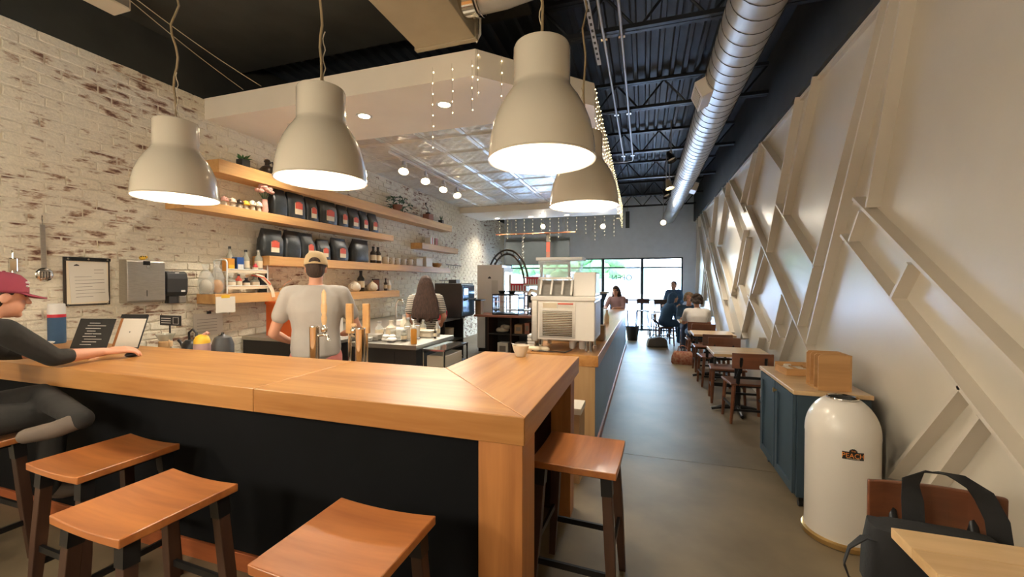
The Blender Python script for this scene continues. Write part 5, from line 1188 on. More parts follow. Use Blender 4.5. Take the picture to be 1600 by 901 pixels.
# sink side items on the brick side counter
t = thing('combi_oven', 'black countertop oven with blue glass door on the brick side counter', 'oven', (-3.50, 7.25, .902))
MB().box(-.28, .27, -.27, .30, .02, .66).build('case', 'blackplastic', t, bevel=.012); d = MB().box(.27, .30, -.25, .29, .05, .62).build('door', mat('blue_reflecting_glass', (.12, .22, .34), .12, .4), t, bevel=.006); MB().box(.30, .303, -.2, -.02, .44, .56).build('display', mat('oven_screen', (.6, .8, 1), emit=(.6, .8, 1), estr=1.5), d); MB().tube([(.30, -.2, .34), (.36, -.2, .36), (.36, .22, .36), (.30, .22, .34)], .014, 8).build('handle', 'blackmetal', d)
MB().box(-.08, .08, -.08, .08, .66, .73).build('vent', 'charcoal', t)
for x in (-.24, .24): MB().cyl((x, -.2, 0), (x, -.2, .02), .02, n=10).build('foot', 'blackplastic', t)
MB().cyl((0, .24, 0), (0, .24, .02), .02, n=10).build('foot', 'blackplastic', t)
t = thing('peel_tray', 'black tray resting beyond the oven', 'tray', (-3.24, 7.92 + .0, .902)); MB().box(-.1, .1, -.2, .08, .30, .325).build('tray', 'blackmetal', t, bevel=.006); MB().box(-.06, .06, -.1, .04, 0, .30).build('carton', 'card', t)
t = thing('red_pitcher', 'red plastic pitcher beside the oven', 'pitcher', (-3.52, 6.72, .902)); MB().lathe([(.06, 0), (.085, .19), (.09, .2), (.08, .19), (.055, .015), (.002, .01)], n=18, cap=False).build('cup', 'redplastic', t, smooth=40); MB().tube([(.08, 0, .17), (.13, 0, .16), (.13, 0, .07), (.07, 0, .05)], .01, 6).build('handle', 'redplastic', t, smooth=60)
bottle('white_canister', 'white canister beside the red pitcher', (-3.68, 6.72, .902), 'white', .24, .04, 'white', 'canister')
t = thing('spray_bottle', 'white and blue spray bottle by the sink', 'bottle', (-3.80, 6.30, .902)); MB().lathe([(.09, 0), (.095, .02), (.09, .2), (.035, .28), (.03, .32)], n=18).build('body', 'hazy', t, smooth=45); MB().box(-.03, .05, -.025, .025, .32, .37).build('trigger_head', 'blackplastic', t, bevel=.006); MB().lathe([(.085, .01), (.086, .12)], n=18, cap=True).build('liquid', mat('blue_liquid', (.25, .42, .5), .2), t, smooth=40)
t = thing('rinse_faucet', 'steel faucet over the sink beside the woman', 'faucet', (-4.0, 6.05, .902)); MB().tube([(0, 0, 0), (0, 0, .3), (.04, 0, .38), (.12, 0, .38), (.15, 0, .30)], .016, 8).build('spout', 'chrome', t, smooth=60); MB().cyl((0, 0, 0), (0, 0, .05), .03, n=14).build('base', 'chrome', t)
tag(MB().box(-3.70, -3.48, 5.98, 6.40, .902, .94).build('rinse_tray', 'hazy', bevel=.008), 'pale green rinse tray at the counter edge', 'tray')
tag(MB().box(-3.72, -3.48, 5.62, 5.9, .902, .99).build('white_bin', 'white', bevel=.01), 'white rimmed bus tub beside the woman', 'tub')
for i, (y, z, m, w, lab) in enumerate(((6.1, .48, 'card', .2, 'carton on the upper shelf inside the brick side counter'), (6.5, .48, 'ceramic', .18, 'cream tub on the upper shelf inside the brick side counter'), (6.2, .13, 'steel', .26, 'steel pot on the lower shelf inside the brick side counter'), (7.0, .13, 'yellow', .2, 'yellow tub on the lower shelf of the brick side counter'), (7.25, .48, 'paper', .2, 'white box on the far upper shelf of the brick side counter'))):
    e = thing('stored_tub', lab, 'tub', (-3.62, y, z)); MB().lathe([(w * .45, 0), (w * .5, .16), (w * .5, .2)], n=16).build('tub', m, e, smooth=40); MB().cyl((0, 0, .2), (0, 0, .215), w * .52, n=16).build('lid', 'labelcream', e)
t = thing('orange_box', 'bright orange storage box on the brick side counter', 'box', (-4.30, 4.32, .902), 0.0); MB().box(-.30, .30, -.27, .25, 0, .43).build('box', 'orange', t, bevel=.006); MB().box(-.31, .31, -.28, .26, .40, .435).build('lid', 'orange', t, bevel=.006)
t = thing('equipment_case', 'black case sitting on the orange box behind the barista', 'case', (-4.12, 4.30, 1.338)); MB().prism([(-.12, 0), (.14, 0), (.16, .14), (-.02, .14)], -.12, .12, 'XZ').build('case', 'blackplastic', t, bevel=.01); MB().tube([(.0, 0, .14), (.04, 0, .19), (.10, 0, .19), (.14, 0, .14)], .01, 6).build('handle', 'blackplastic', t)
t = thing('paper_sign', 'white printed sign standing behind the barista shoulder', 'sign', (-3.60, 4.25, .902)); MB().box(-.08, .08, -.004, .0, .25, .50).build('sheet', 'paper', t); MB().box(-.05, .03, -.006, -.004, .42, .45).build('red_heading', 'pink', t); MB().box(-.02, .02, -.004, .004, 0, .25).build('post', 'white', t); MB().box(-.06, .06, -.04, .04, 0, .008).build('foot', 'white', t)

# ---------------------------------------------------------------- taps and things at the back edge of the bar
def tap(x, label, handle_h, side):
    t = thing('beer_tap', label, 'tap', (x, 2.43, .872)); MB().lathe([(.045, 0), (.045, .012), (.034, .016), (.034, .385), (.036, .392), (.034, .40), (.004, .403)], n=26).build('column', 'chrome', t, smooth=40)
    f = MB().tube([(.03 * side, .0, .33), (.075 * side, .02, .34), (.10 * side, .02, .33), (.11 * side, .02, .29)], [.012, .014, .011, .009], 10).build('faucet', 'chrome', t, smooth=50)
    MB().lathe([(.012, 0), (.022, .01), (.024, .03), (.015, .05), (.012, .055)], n=14).build('shank', 'chrome', f, smooth=50).location = (.07 * side, .02, .35)
    h = MB(); hh = handle_h
    h.lathe([(.013, 0), (.02, .02), (.024, hh * .2), (.017, hh * .3), (.024, hh * .4), (.025, hh * .55), (.019, hh * .62), (.019, hh * .9), (.012, hh * .96), (.006, hh)], n=16, sy=.7).build('handle', 'tabletop', t, smooth=50).location = (.07 * side, .02, .405)
tap(-2.30, 'chrome beer tap column with carved wooden handle in front of the barista', .26, 1)
tap(-1.90, 'chrome beer tap column right of the barista', .01, -1)
for i, (x, y) in enumerate(((-2.25, 2.75), (-2.13, 2.80))):
    t = thing('tap_handle', ['flat wooden tap paddle right of the barista, left one', 'flat wooden tap paddle right of the barista, right one'][i], 'tap handle', (x - .0, y, .0)); MB().box(-.03, .03, -.012, .012, 1.18, 1.42).build('paddle', 'shelf', t, bevel=.004); MB().cyl((0, 0, .0), (0, 0, 1.18), .014, n=10).build('rod', 'chrome', t); MB().cyl((0, 0, 0), (0, 0, .02), .05, n=20).build('foot', 'blackmetal', t)
t = thing('sport_bottle', 'pink and yellow topped bottle behind the bar edge', 'bottle', (-3.47, 2.45, .872)); MB().lathe([(.058, 0), (.06, .02), (.06, .20), (.058, .215)], n=24).build('body', 'pinkcloth', t, smooth=40); MB().lathe([(.058, .215), (.058, .235), (.045, .27), (.02, .285)], n=24).build('lid', 'yellow', t, smooth=45); MB().tube([(.01, 0, .28), (.03, .02, .30), (.05, .02, .29)], .012, 8).build('spout', 'pink', t, smooth=60); t['label'] = 'white bottle with yellow lid behind the bar edge'
t = thing('black_kettle', 'black kettle with loop handle behind the bar edge', 'kettle', (-3.62, 2.48, .872)); MB().lathe([(.08, 0), (.085, .02), (.075, .2), (.05, .23)], n=22).build('body', 'blackplastic', t, smooth=40); MB().tube([(-.04, 0, .23), (-.045, 0, .29), (0, 0, .32), (.045, 0, .29), (.04, 0, .23)], .009, 8).build('handle', 'blackplastic', t, smooth=60); MB().tube([(-.08, 0, .1), (-.14, 0, .2), (-.17, 0, .22)], .012, 8).build('spout', 'blackplastic', t, smooth=60)
t = thing('black_pitcher', 'round black pitcher right of the yellow lidded bottle', 'pitcher', (-3.33, 2.52, .872)); MB().lathe([(.07, 0), (.08, .03), (.08, .2), (.06, .26), (.03, .275)], n=22).build('body', 'charcoal', t, smooth=40); MB().lathe([(.03, .275), (.012, .285), (.01, .30)], n=12).build('lid_knob', 'blackplastic', t, smooth=40)
t = thing('pour_over_set', 'glass brewer with peach wooden collar behind the bar edge', 'coffee brewer', (-3.92, 2.46, .872)); MB().lathe([(.07, 0), (.085, .03), (.08, .1), (.03, .17), (.03, .19), (.07, .27)], n=22, cap=False).build('glass', 'jar', t, smooth=40); MB().lathe([(.036, .155), (.05, .165), (.05, .205), (.038, .215)], n=18).build('collar', 'paleend', t, smooth=40); MB().tube([(.05 * math.cos(k * PI / 8), 0, .19 + .05 * math.sin(k * PI / 8)) for k in range(16)], .009, 6, True).build('loop', 'paleend', t, smooth=60)
t = thing('chalk_sign', 'small black sign with white lettering behind the menus', 'sign', (-4.02, 2.56, .872)); MB().box(-.12, .14, -.006, .006, .33, .42).build('board', 'blackplastic', t, bevel=.003); MB().cyl((0, 0, 0), (0, 0, .33), .006, n=6).build('stem', 'blackmetal', t); MB().cyl((0, 0, 0), (0, 0, .01), .04, n=14).build('foot', 'blackmetal', t)
for k in range(3): MB().box(-.10, .02, -.0075, -.006, .35 + k * .02, .356 + k * .02).build('text_line', 'white', t)
for q in ((.05, .12, .345, .348), (.05, .12, .402, .405)): MB().box(q[0], q[1], -.0075, -.006, q[2], q[3]).build('border_line', 'white', t)
for q in ((.05, .053), (.117, .12)): MB().box(q[0], q[1], -.0075, -.006, .348, .402).build('border_line', 'white', t)
tag(MB().box(-2.85, -2.45, 2.35, 2.55, .872, .885).build('bar_mat', 'white', bevel=.003), 'white mat edge behind the bar in front of the barista', 'mat')
tag(MB().tube([(-4.3 + k * .06, 2.5 + .02 * math.sin(k), .88 + .12 * math.sin(k * .45)) for k in range(8)], .006, 6).build('hose', 'charcoal', smooth=60), 'dark hose looping behind the menus', 'hose')

# things on the bar top by the customer
def stand_menu(name, label, loc, rz, m, lines, w=.25, h=.23, tilt=.35):
    t = thing(name, label, 'menu', loc, rz); q = Matrix.Rotation(-tilt, 4, 'X')
    def tl(mb): mb.v = [tuple((q @ V(p)) + V((0, 0, .004))) for p in mb.v]; return mb
    tl(MB().box(-w / 2, w / 2, -.003, .003, 0, h)).build('board', 'blackplastic', t, bevel=.003)
    if m: tl(MB().box(-w * .40, w * .46, -.0045, -.003, .01, h * .88)).build('sheet', m, t); tl(MB().box(-w / 2, w / 2, -.012, -.003, h * .9, h)).build('clip', 'blackmetal', t); tl(MB().box(-w / 2, -w * .40, -.005, -.003, .01, h * .88)).build('wood_edge', 'barpost', t)
    for k in range(lines):
        tl(MB().box(-w * .25 + (k % 3) * .01, w * (.05 + .3 * ((k * 7) % 5) / 5), -.0055, -.0045 if m else -.003, .03 + k * h * .8 / lines, .034 + k * h * .8 / lines)).build('text_line', 'white' if not m else 'walltaupe', t)
    MB().bar((0, .02 + .3 * h, .004), (0, .5 * h * math.sin(tilt) + .004, .5 * h), .03, .006, (1, 0, 0)).build('easel_leg', 'blackplastic', t)
stand_menu('black_menu', 'black menu with white lettering propped on the bar', (-4.08, 2.02, 1.071), .25, None, 9, .30, .24)
stand_menu('clip_menu', 'clipboard with white sheet and wooden edge propped on the bar', (-3.83, 2.12, 1.071), .25, 'paper', 0, .22, .27)
t = thing('insulated_jug', 'navy insulated jug with white lid and red ring on the bar', 'jug', (-4.73, 2.14, 1.071)); MB().lathe([(.052, 0), (.055, .01), (.055, .22)], n=26).build('body', 'bluecloth', t, smooth=40); MB().lathe([(.056, .22), (.056, .245)], n=26).build('ring', 'redplastic', t, smooth=40); MB().lathe([(.054, .245), (.056, .26), (.052, .33), (.045, .335)], n=26).build('lid', 'white', t, smooth=40)
t = thing('white_dish', 'white oval dish with black dip at the end of the bar', 'dish', (-4.45, 1.85, 1.071)); MB().lathe([(.06, 0), (.12, .03), (.14, .05), (.13, .05), (.1, .03), (.002, .012)], n=24, cap=False).build('dish', 'white', t, smooth=50); MB().ell((.02, 0, .03), (.05, .05, .02), 14, 6).build('dip', 'blackplastic', t, smooth=60)
t = thing('computer_mouse', 'black computer mouse under the customer hand', 'mouse', (-3.40, 1.925, 1.071), .4); MB().ell((0, 0, .017), (.032, .055, .017), 16, 10).build('shell', 'blackplastic', t, smooth=60); MB().box(-.004, .004, .02, .045, .020, .030).build('wheel', 'charcoal', t)

# ---------------------------------------------------------------- people
class Fig(MB):
    """tapered capsules and ellipsoids, fused into one skin by a voxel remesh"""
    def cap(s, p0, p1, r0, r1, n=12):
        p0, p1 = V(p0), V(p1); d = (p1 - p0); L = d.length; d = d / max(L, 1e-6)
        a = d.orthogonal().normalized(); b = d.cross(a); rings = []
        for k in range(5): t = -PI / 2 + PI / 2 * k / 4; rings.append((p0 + d * (r0 * math.sin(t)), max(r0 * math.cos(t), 1e-4)))
        for k in range(5): t = PI / 2 * k / 4; rings.append((p1 + d * (r1 * math.sin(t)), max(r1 * math.cos(t), 1e-4)))
        q = [c + (a * math.cos(2 * PI * j / n) + b * math.sin(2 * PI * j / n)) * r for c, r in rings for j in range(n)]
        s.add(q, [[i * n + j, i * n + (j + 1) % n, i * n + n + (j + 1) % n, i * n + n + j] for i in range(9) for j in range(n)] + [list(range(n))[::-1], list(range(9 * n, 10 * n))]); return s
    def chain(s, pts, rs):
        for k in range(len(pts) - 1): s.cap(pts[k], pts[k + 1], rs[k], rs[k + 1])
        return s
    def loft(s, secs, X, n=20):
        """secs: (centre, rx, ry); X: body's sideways axis"""
        X = V(X).normalized(); q = []
        for i, (c, rx, ry) in enumerate(secs):
            d = (V(secs[min(i + 1, len(secs) - 1)][0]) - V(secs[max(i - 1, 0)][0])).normalized(); Y = d.cross(X).normalized()
            for j in range(n):
                t = 2 * PI * j / n; cx, sy = math.cos(t), math.sin(t)
                q.append(V(c) + X * rx * math.copysign(abs(cx) ** .8, cx) + Y * ry * math.copysign(abs(sy) ** .9, sy))
        m = len(secs)
        s.add(q, [[i * n + j, i * n + (j + 1) % n, i * n + n + (j + 1) % n, i * n + n + j] for i in range(m - 1) for j in range(n)] + [list(range(n))[::-1], list(range((m - 1) * n, m * n))]); return s
    def fuse(s, name, m, parent, vox=0.012, smooth=6):
        me = s.mesh(name); tmp = bpy.data.objects.new(name, me); COL.objects.link(tmp)
        rm = tmp.modifiers.new('r', 'REMESH'); rm.mode = 'VOXEL'; rm.voxel_size = vox
        sm = tmp.modifiers.new('s', 'SMOOTH'); sm.iterations = smooth; sm.factor = 0.5
        dg = bpy.context.evaluated_depsgraph_get(); out = bpy.data.meshes.new_from_object(tmp.evaluated_get(dg))
        bpy.data.objects.remove(tmp); out.materials.clear()
        out.polygons.foreach_set('use_smooth', [True] * len(out.polygons))
        return link(name, out, m, parent)

def hand(fig, wrist, direc, normal, side, curl=0.35, s=1.0):
    """palm plus five fingers; normal points out of the back of the hand; side=+1 puts the thumb towards cross(direc, normal)"""
    d = V(direc).normalized(); n = V(normal); n = (n - d * n.dot(d)).normalized(); a = d.cross(n) * side; w = V(wrist)
    for u in (-.028, -.009, .010, .029): fig.cap(w + d * .01 * s + a * u * .7 * s, w + d * .085 * s + a * u * s, .013 * s, .0115 * s, 8)
    for u, l in ((.031, .072), (.011, .082), (-.010, .076), (-.030, .058)):
        p0 = w + d * .088 * s + a * u * s; d1 = (d * math.cos(curl * .6) - n * math.sin(curl * .6)); d2 = (d * math.cos(curl * 1.6) - n * math.sin(curl * 1.6)); d3 = (d * math.cos(curl * 2.4) - n * math.sin(curl * 2.4))
        p1 = p0 + d1 * l * .45 * s; p2 = p1 + d2 * l * .32 * s; p3 = p2 + d3 * l * .25 * s
        fig.cap(p0, p1, .0095 * s, .0088 * s, 8); fig.cap(p1, p2, .0088 * s, .008 * s, 8); fig.cap(p2, p3, .008 * s, .0068 * s, 8)
    b0 = w + d * .025 * s + a * .026 * s; b1 = b0 + (d * .7 + a * .7 - n * .15) * .042 * s; b2 = b1 + (d * .95 + a * .25 - n * .2) * .032 * s
    fig.cap(b0, b1, .014 * s, .0105 * s, 8); fig.cap(b1, b2, .0105 * s, .008 * s, 8)

def person(label, loc, rz, J, st, group=None):
    """J: joints in the person's own frame (facing +Y); st: clothing"""
    t = thing('person', label, 'person', loc, rz, group)
    J = {k: V(v) for k, v in J.items()}
    X = (J['shR'] - J['shL']).normalized(); sk = Fig(); g = st.get('girth', 1.0)
    def torso(o, f):
        pv, ch, nk = J['pelvis'], J['chest'], J['neck']; mid = pv.lerp(ch, .5)
        return f.loft([(pv - (ch - pv).normalized() * .09, (.10 + o) * g, .09 + o), (pv, (.155 + o) * g, (.115 + o) * g), (mid, (.142 + o) * g, (.105 + o) * g), (ch, (.168 + o) * g, (.118 + o) * g), (ch.lerp(nk, .55), (.165 + o) * g, .095 + o), (ch.lerp(nk, .85), .10 + o, .07 + o), (nk, .055 + o, .055 + o)], X)
    torso(0, sk)
    H = J['head']; fwd = V(st.get('look', (0, 1, 0))).normalized(); hx = fwd.cross(V((0, 0, 1))).normalized(); hz = hx.cross(fwd).normalized()
    Mh = Matrix((hx, fwd, hz)).transposed(); hp = lambda p: H + Mh @ V(p)
    sk.cap(J['neck'] - V((0, 0, .03)), hp((0, -.02, -.06)), .055, .052)
    sk.ell(H + Mh @ V((0, -.01, .03)), (.076, .098, .10), 18, 12, Mh); sk.ell(hp((0, .025, -.045)), (.058, .068, .075), 16, 10, Mh)
    sk.cap(hp((0, .085, .02)), hp((0, .108, -.022)), .010, .014, 8); sk.ell(hp((0, .078, -.062)), (.024, .014, .008), 10, 6, Mh); sk.ell(hp((0, .07, -.098)), (.024, .02, .02), 10, 6, Mh)
    for sx in (-1, 1):
        sk.ell(hp((sx * .078, -.012, -.005)), (.012, .022, .034), 8, 6, Mh); sk.cap(hp((sx * .015, .086, .042)), hp((sx * .05, .078, .044)), .009, .008, 6)
    for sd, sg in (('R', 1), ('L', -1)):
        sh, el, wr = J['sh' + sd], J['el' + sd], J['wr' + sd]
        sk.chain([sh.lerp(J['neck'], .35) - V((0, 0, .02)), sh, sh.lerp(el, .5), el, el.lerp(wr, .35), wr], [.06, .056, .05, .041, .042, .028])
        hd = J.get('hd' + sd, wr + (wr - el)) - wr; hn = J.get('hn' + sd, V((0, 0, 1)))
        hand(sk, wr, hd, hn, -sg, st.get('curl' + sd, .4), st.get('hscale', 1.0))
        hip, kn, an, toe = J['hip' + sd], J['kn' + sd], J['an' + sd], J['toe' + sd]
        sk.chain([hip, hip.lerp(kn, .5), kn, kn.lerp(an, .35), an], [.085 * g, .075 * g, .054, .055, .036])
        sk.chain([an, an.lerp(toe, .5) - V((0, 0, .01)), toe], [.036, .036, .028])
    body = sk.fuse('body', st.get('skin', 'skin'), t, st.get('vox', .010), 4)
    ey = MB()
    for sx in (-1, 1): ey.ell(hp((sx * .031, .083, .020)), (.011, .008, .008), 8, 6, Mh)
    ey.build('eyes', 'eye', t, smooth=60)
    mo = MB(); mo.ell(hp((0, .0915, -.062)), (.021, .006, .004), 10, 6, Mh); mo.build('mouth', 'pinkcloth', t, smooth=60)
    # clothes
    so_ = st.get('sleeve', .5); f = Fig(); torso(.014, f) if not st.get('loose') else torso(.026, f)
    if st.get('hem'): pv = J['pelvis']; f.loft([(pv - V((0, 0, st['hem'])), .175 * g, .135 * g), (pv, .18 * g, .14 * g)], X)
    for sd in 'RL':
        sh, el, wr = J['sh' + sd], J['el' + sd], J['wr' + sd]; k0 = sh.lerp(J['neck'], .35) - V((0, 0, .01))
        if so_ <= 1: f.chain([k0, sh, sh.lerp(el, so_)], [.066, .074, .07 if so_ < .8 else .058])
        else: f.chain([k0, sh, sh.lerp(el, .5), el, el.lerp(wr, so_ - 1)], [.066, .07, .064, .054, .048])
    f.fuse('shirt', st['shirt'], t, st.get('vox', .010) * 1.1, 5)
    po = st.get('leg', 2.0); f = Fig(); pv = J['pelvis']
    f.loft([(pv - (J['chest'] - pv).normalized() * .10, .10 * g, .10), (pv, .167 * g, .128 * g), (pv.lerp(J['chest'], .2), .158 * g, .12 * g)], X)
    for sd in 'RL':
        hip, kn, an = J['hip' + sd], J['kn' + sd], J['an' + sd]
        if po <= 1: f.chain([hip, hip.lerp(kn, .5), hip.lerp(kn, po)], [.098 * g, .09 * g, .084])
        else: f.chain([hip, hip.lerp(kn, .5), kn, kn.lerp(an, .4), kn.lerp(an, po - 1)], [.098 * g, .088 * g, .068, .066, .055])
    f.fuse('trousers' if po > 1 else 'shorts', st['pants'], t, .012, 5)
    for sd in 'RL':
        an, toe = J['an' + sd], J['toe' + sd]; f = Fig(); up_ = V(st.get('up' + sd, (0, 0, 1)))
        f.chain([an - up_ * .0, an.lerp(toe, .5) - up_ * .012, toe], [.048, .046, .04]); s_ = f.fuse('shoe', st.get('shoe', 'shoe'), t, .012, 3)
    # hair and hats
    kind = st.get('hair', 'short'); hm = st.get('hairmat', 'hair_dark'); f = Fig()
    if kind == 'short':
        f.ell(hp((0, -.025, .045)), (.086, .10, .098), 16, 10, Mh); f.ell(hp((0, -.05, -.015)), (.076, .07, .075), 14, 8, Mh)
    if kind == 'curly':
        r = random.Random(5)
        for k in range(46):
            a, e = r.uniform(0, 2 * PI), r.uniform(-.5, 1.5); p = (.095 * math.cos(a) * math.cos(e), -.035 + .10 * math.sin(a) * math.cos(e), .03 + .115 * math.sin(e))
            if p[1] < .055: f.ell(hp(p), (.036, .036, .034), 8, 6)
        f.ell(hp((0, -.03, .04)), (.09, .09, .10), 14, 9, Mh)
    if kind == 'long':
        ln = st.get('hairlen', .42)
        f.ell(hp((0, -.015, .05)), (.092, .105, .10), 16, 10, Mh)
        f.loft([(hp((0, -.045, .09)), .075, .07), (hp((0, -.06, .0)), .112, .085), (hp((0, -.085, -.12)), .135, .075), (hp((0, -.10, -.24)), .175, .07), (hp((0, -.11, -ln + .06)), .20, .06), (hp((0, -.11, -ln)), .19, .045)], hx)
        r = random.Random(8)
        for k in range(14): x = -.15 + .3 * k / 13; f.cap(hp((x * .55, -.08, -.05)), hp((x, -.12 + r.uniform(-.02, .02), -ln + r.uniform(-.05, .05))), .03, .02, 8)
    f.fuse('hair', hm, t, .010, 3)
    if st.get('cap'):
        cm, back = st['cap'], st.get('back', False); c = MB(); n = 24; sgn = -1 if back else 1
        prof = [(.0, .152), (.03, .150), (.06, .138), (.083, .112), (.094, .075), (.097, .045), (.098, .028)]
        tmp = []
        for r, z in prof[::-1]:
            for j in range(n): tmp.append(hp((r * .96 * math.cos(2 * PI * j / n), -.012 + r * 1.16 * math.sin(2 * PI * j / n), z)))
        m = len(prof)
        c.add(tmp, [[i * n + j, i * n + (j + 1) % n, i * n + n + (j + 1) % n, i * n + n + j] for i in range(m - 1) for j in range(n)])
        co_ = c.build('cap', cm, t, smooth=60); co_.modifiers.new('thick', 'SOLIDIFY').thickness = .004
        b = MB(); q = []
        for j in range(13):
            a = PI * j / 12; u, v = math.cos(a), math.sin(a)
            q += [hp((.088 * u, sgn * (.02 + .085 * v) - .012, .034)), hp((.082 * u, sgn * (.04 + .155 * v) - .012, .030 - .03 * v * (1 if not back else .6) + .012 * (1 - abs(u))))]
        b.add(q, [(2 * j, 2 * j + 1, 2 * j + 3, 2 * j + 2) for j in range(12)]); bo = b.build('brim', cm, co_, smooth=60); bo.modifiers.new('thick', 'SOLIDIFY').thickness = .006
        MB().ell(hp((0, -.012, .153)), (.008, .008, .005), 8, 5).build('button', cm, co_, smooth=60)
        if st.get('opening'):
            o = MB(); q = [hp((0, 0, 0))]
            pts = []
            for j in range(13): a = PI * j / 12; pts.append((.045 * math.cos(a), .040 * math.sin(a)))
            rad = lambda z: .0985 if z < .045 else .0985 - (z - .045) * .10
            ys_ = lambda x, z: -.012 - 1.16 * math.sqrt(max(rad(z) ** 2 - (x / .96) ** 2, 0)) - .004
            vv = [hp((x, ys_(x, .040 + z), .040 + z)) for x, z in pts] + [hp((0, ys_(0, .05), .05))]
            o.add(vv, [(k, k + 1, 13) for k in range(12)] + [(12, 0, 13)]); oo = o.build('strap_opening', hm, co_); oo.modifiers.new('thick', 'SOLIDIFY').thickness = .003
        if st.get('logo'):
            for dz in (0, .022): MB().ell(hp((.045, .075, .075 + dz)), (.022, .012, .007), 8, 5, Mh).build('stitched_mark', 'white', co_, smooth=60)
    return t

def standing(h=1.75, **k):
    s = h / 1.75
    J = dict(pelvis=(0, 0, .97), chest=(0, 0, 1.28), neck=(0, -.01, 1.475), head=(0, .02, 1.60), shR=(.19, 0, 1.40), shL=(-.19, 0, 1.40), elR=(.27, .03, 1.12), elL=(-.27, .03, 1.12), wrR=(.24, .24, 1.02), wrL=(-.24, .24, 1.02),
             hipR=(.095, 0, .90), hipL=(-.095, 0, .90), knR=(.11, .02, .49), knL=(-.11, .02, .49), anR=(.12, -.03, .085), anL=(-.12, -.03, .085), toeR=(.14, .14, .045), toeL=(-.14, .14, .045))
    J = {a: tuple(c * s for c in b) for a, b in J.items()}; J.update(k); return J
def seated(z=.46, lean=.0, **k):
    J = dict(pelvis=(0, -.03, z + .11), chest=(0, .0 + lean * .5, z + .42), neck=(0, .01 + lean, z + .60), head=(0, .05 + lean * 1.2, z + .73), shR=(.18, .0 + lean * .9, z + .53), shL=(-.18, .0 + lean * .9, z + .53), elR=(.24, .16 + lean, z + .29), elL=(-.24, .16 + lean, z + .29),
             wrR=(.14, .36 + lean, z + .31), wrL=(-.14, .36 + lean, z + .31), hipR=(.09, .0, z + .10), hipL=(-.09, .0, z + .10), knR=(.12, .40, z + .09), knL=(-.12, .40, z + .09), anR=(.12, .36, .085), anL=(-.12, .36, .085), toeR=(.13, .52, .045), toeL=(-.13, .52, .045))
    J.update(k); return J

# barista, back to the camera, working at the counter
person('barista in grey tee shirt and tan cap, back to the camera', (-2.66, 2.83, 0), R(38),
       standing(1.86, elR=(.33, .10, 1.17), wrR=(.20, .34, 1.10), elL=(-.33, .04, 1.16), wrL=(-.24, .28, 1.06), hnR=(0, 0, 1), hdR=(.12, .44, 1.08)),
       dict(shirt='tee', pants='coral', sleeve=.55, leg=.9, cap='tan', back=False, opening=True, hair='short', hairmat='hair_dark', look=(0, 1, -.15), loose=True, hem=.06, girth=1.1, vox=.010))
# woman with long hair
person('woman barista with very long brown hair and striped shirt', (-3.02, 5.32, 0), R(28), standing(1.68), dict(shirt='stripes', pants='darkcloth', sleeve=.6, hair='long', hairlen=.50, hairmat='hair_brown', look=(0, 1, -.2), loose=True, vox=.012))
# customer at the bar (frame turned by nothing: joints in world offsets)
cx, cy = -3.57, 1.15
W_ = lambda x, y, z: (x - cx, y - cy, z)
J = dict(pelvis=W_(-3.58, 1.10, .84), chest=W_(-3.60, 1.20, 1.15), neck=W_(-3.63, 1.30, 1.36), head=W_(-3.61, 1.40, 1.50), shR=W_(-3.38, 1.31, 1.32), shL=W_(-3.78, 1.30, 1.32), elR=W_(-3.40, 1.52, 1.135), elL=W_(-3.92, 1.52, 1.14), wrR=W_(-3.44, 1.79, 1.125), wrL=W_(-3.74, 1.74, 1.105),
         hdR=W_(-3.38, 1.95, 1.127), hnR=(0.25, 0, 1), hdL=W_(-3.60, 1.80, 1.10), hnL=(0, 0, 1),
         hipR=W_(-3.49, 1.14, .83), hipL=W_(-3.67, 1.14, .83), knR=W_(-3.40, 1.52, .80), knL=W_(-3.52, 1.52, .90), anR=W_(-3.38, 1.48, .36), anL=W_(-2.93, 1.42, .84), toeR=W_(-3.37, 1.60, .30), toeL=W_(-3.06, 1.26, .79))
person('seated customer in maroon cap and charcoal sweater, hand on a mouse', (cx, cy, 0), 0, J,
       dict(shirt='darkcloth', pants='darkcloth', sleeve=1.25, cap='maroon', logo=True, hair='short', hairmat='hair_dark', look=(.12, 1, -.12), curlR=.48, hscale=1.25, vox=.007, skin='skin'))
# customers at the back
person('seated customer in white shirt with curly dark hair, back to the camera', (1.02, 9.0, 0), 0, seated(.46, .08), dict(shirt='whitecloth', pants='bluecloth', sleeve=.6, leg=1.0, hair='curly', hairmat='hair_dark', vox=.014, girth=1.1))
person('blonde seated customer in blue beyond the white shirted one', (0.98, 10.4, 0), PI, seated(.46, .1), dict(shirt='bluecloth', pants='denim', sleeve=1.5, hair='curly', hairmat='hair_blonde', vox=.015))
person('seated customer in dark coat with long dark hair, turned to the table', (0.52, 11.1, 0), R(-78), seated(.46, .12), dict(shirt='bluecloth', pants='bluecloth', sleeve=1.6, hair='long', hairlen=.4, hairmat='bluecloth', vox=.015, loose=True, girth=1.1))  # dark hair and coat both take the flare-lifted navy
person('dark clothed man standing in front of the right hand window', (0.82, 12.9, 0), R(160), standing(1.62), dict(shirt='bluecloth', pants='denim', sleeve=1.8, hair='short', vox=.015, girth=1.1))
person('seated woman in rose top with long dark hair at the end of the service counter', (-0.66, 11.25, 0), PI - .3, seated(.62, .1, anR=(.12, .30, .28), anL=(-.12, .30, .28), toeR=(.13, .44, .24), toeL=(-.13, .44, .24)), dict(shirt='pinkcloth', pants='denim', sleeve=1.4, hair='long', hairlen=.4, hairmat='hair_dark', vox=.015))

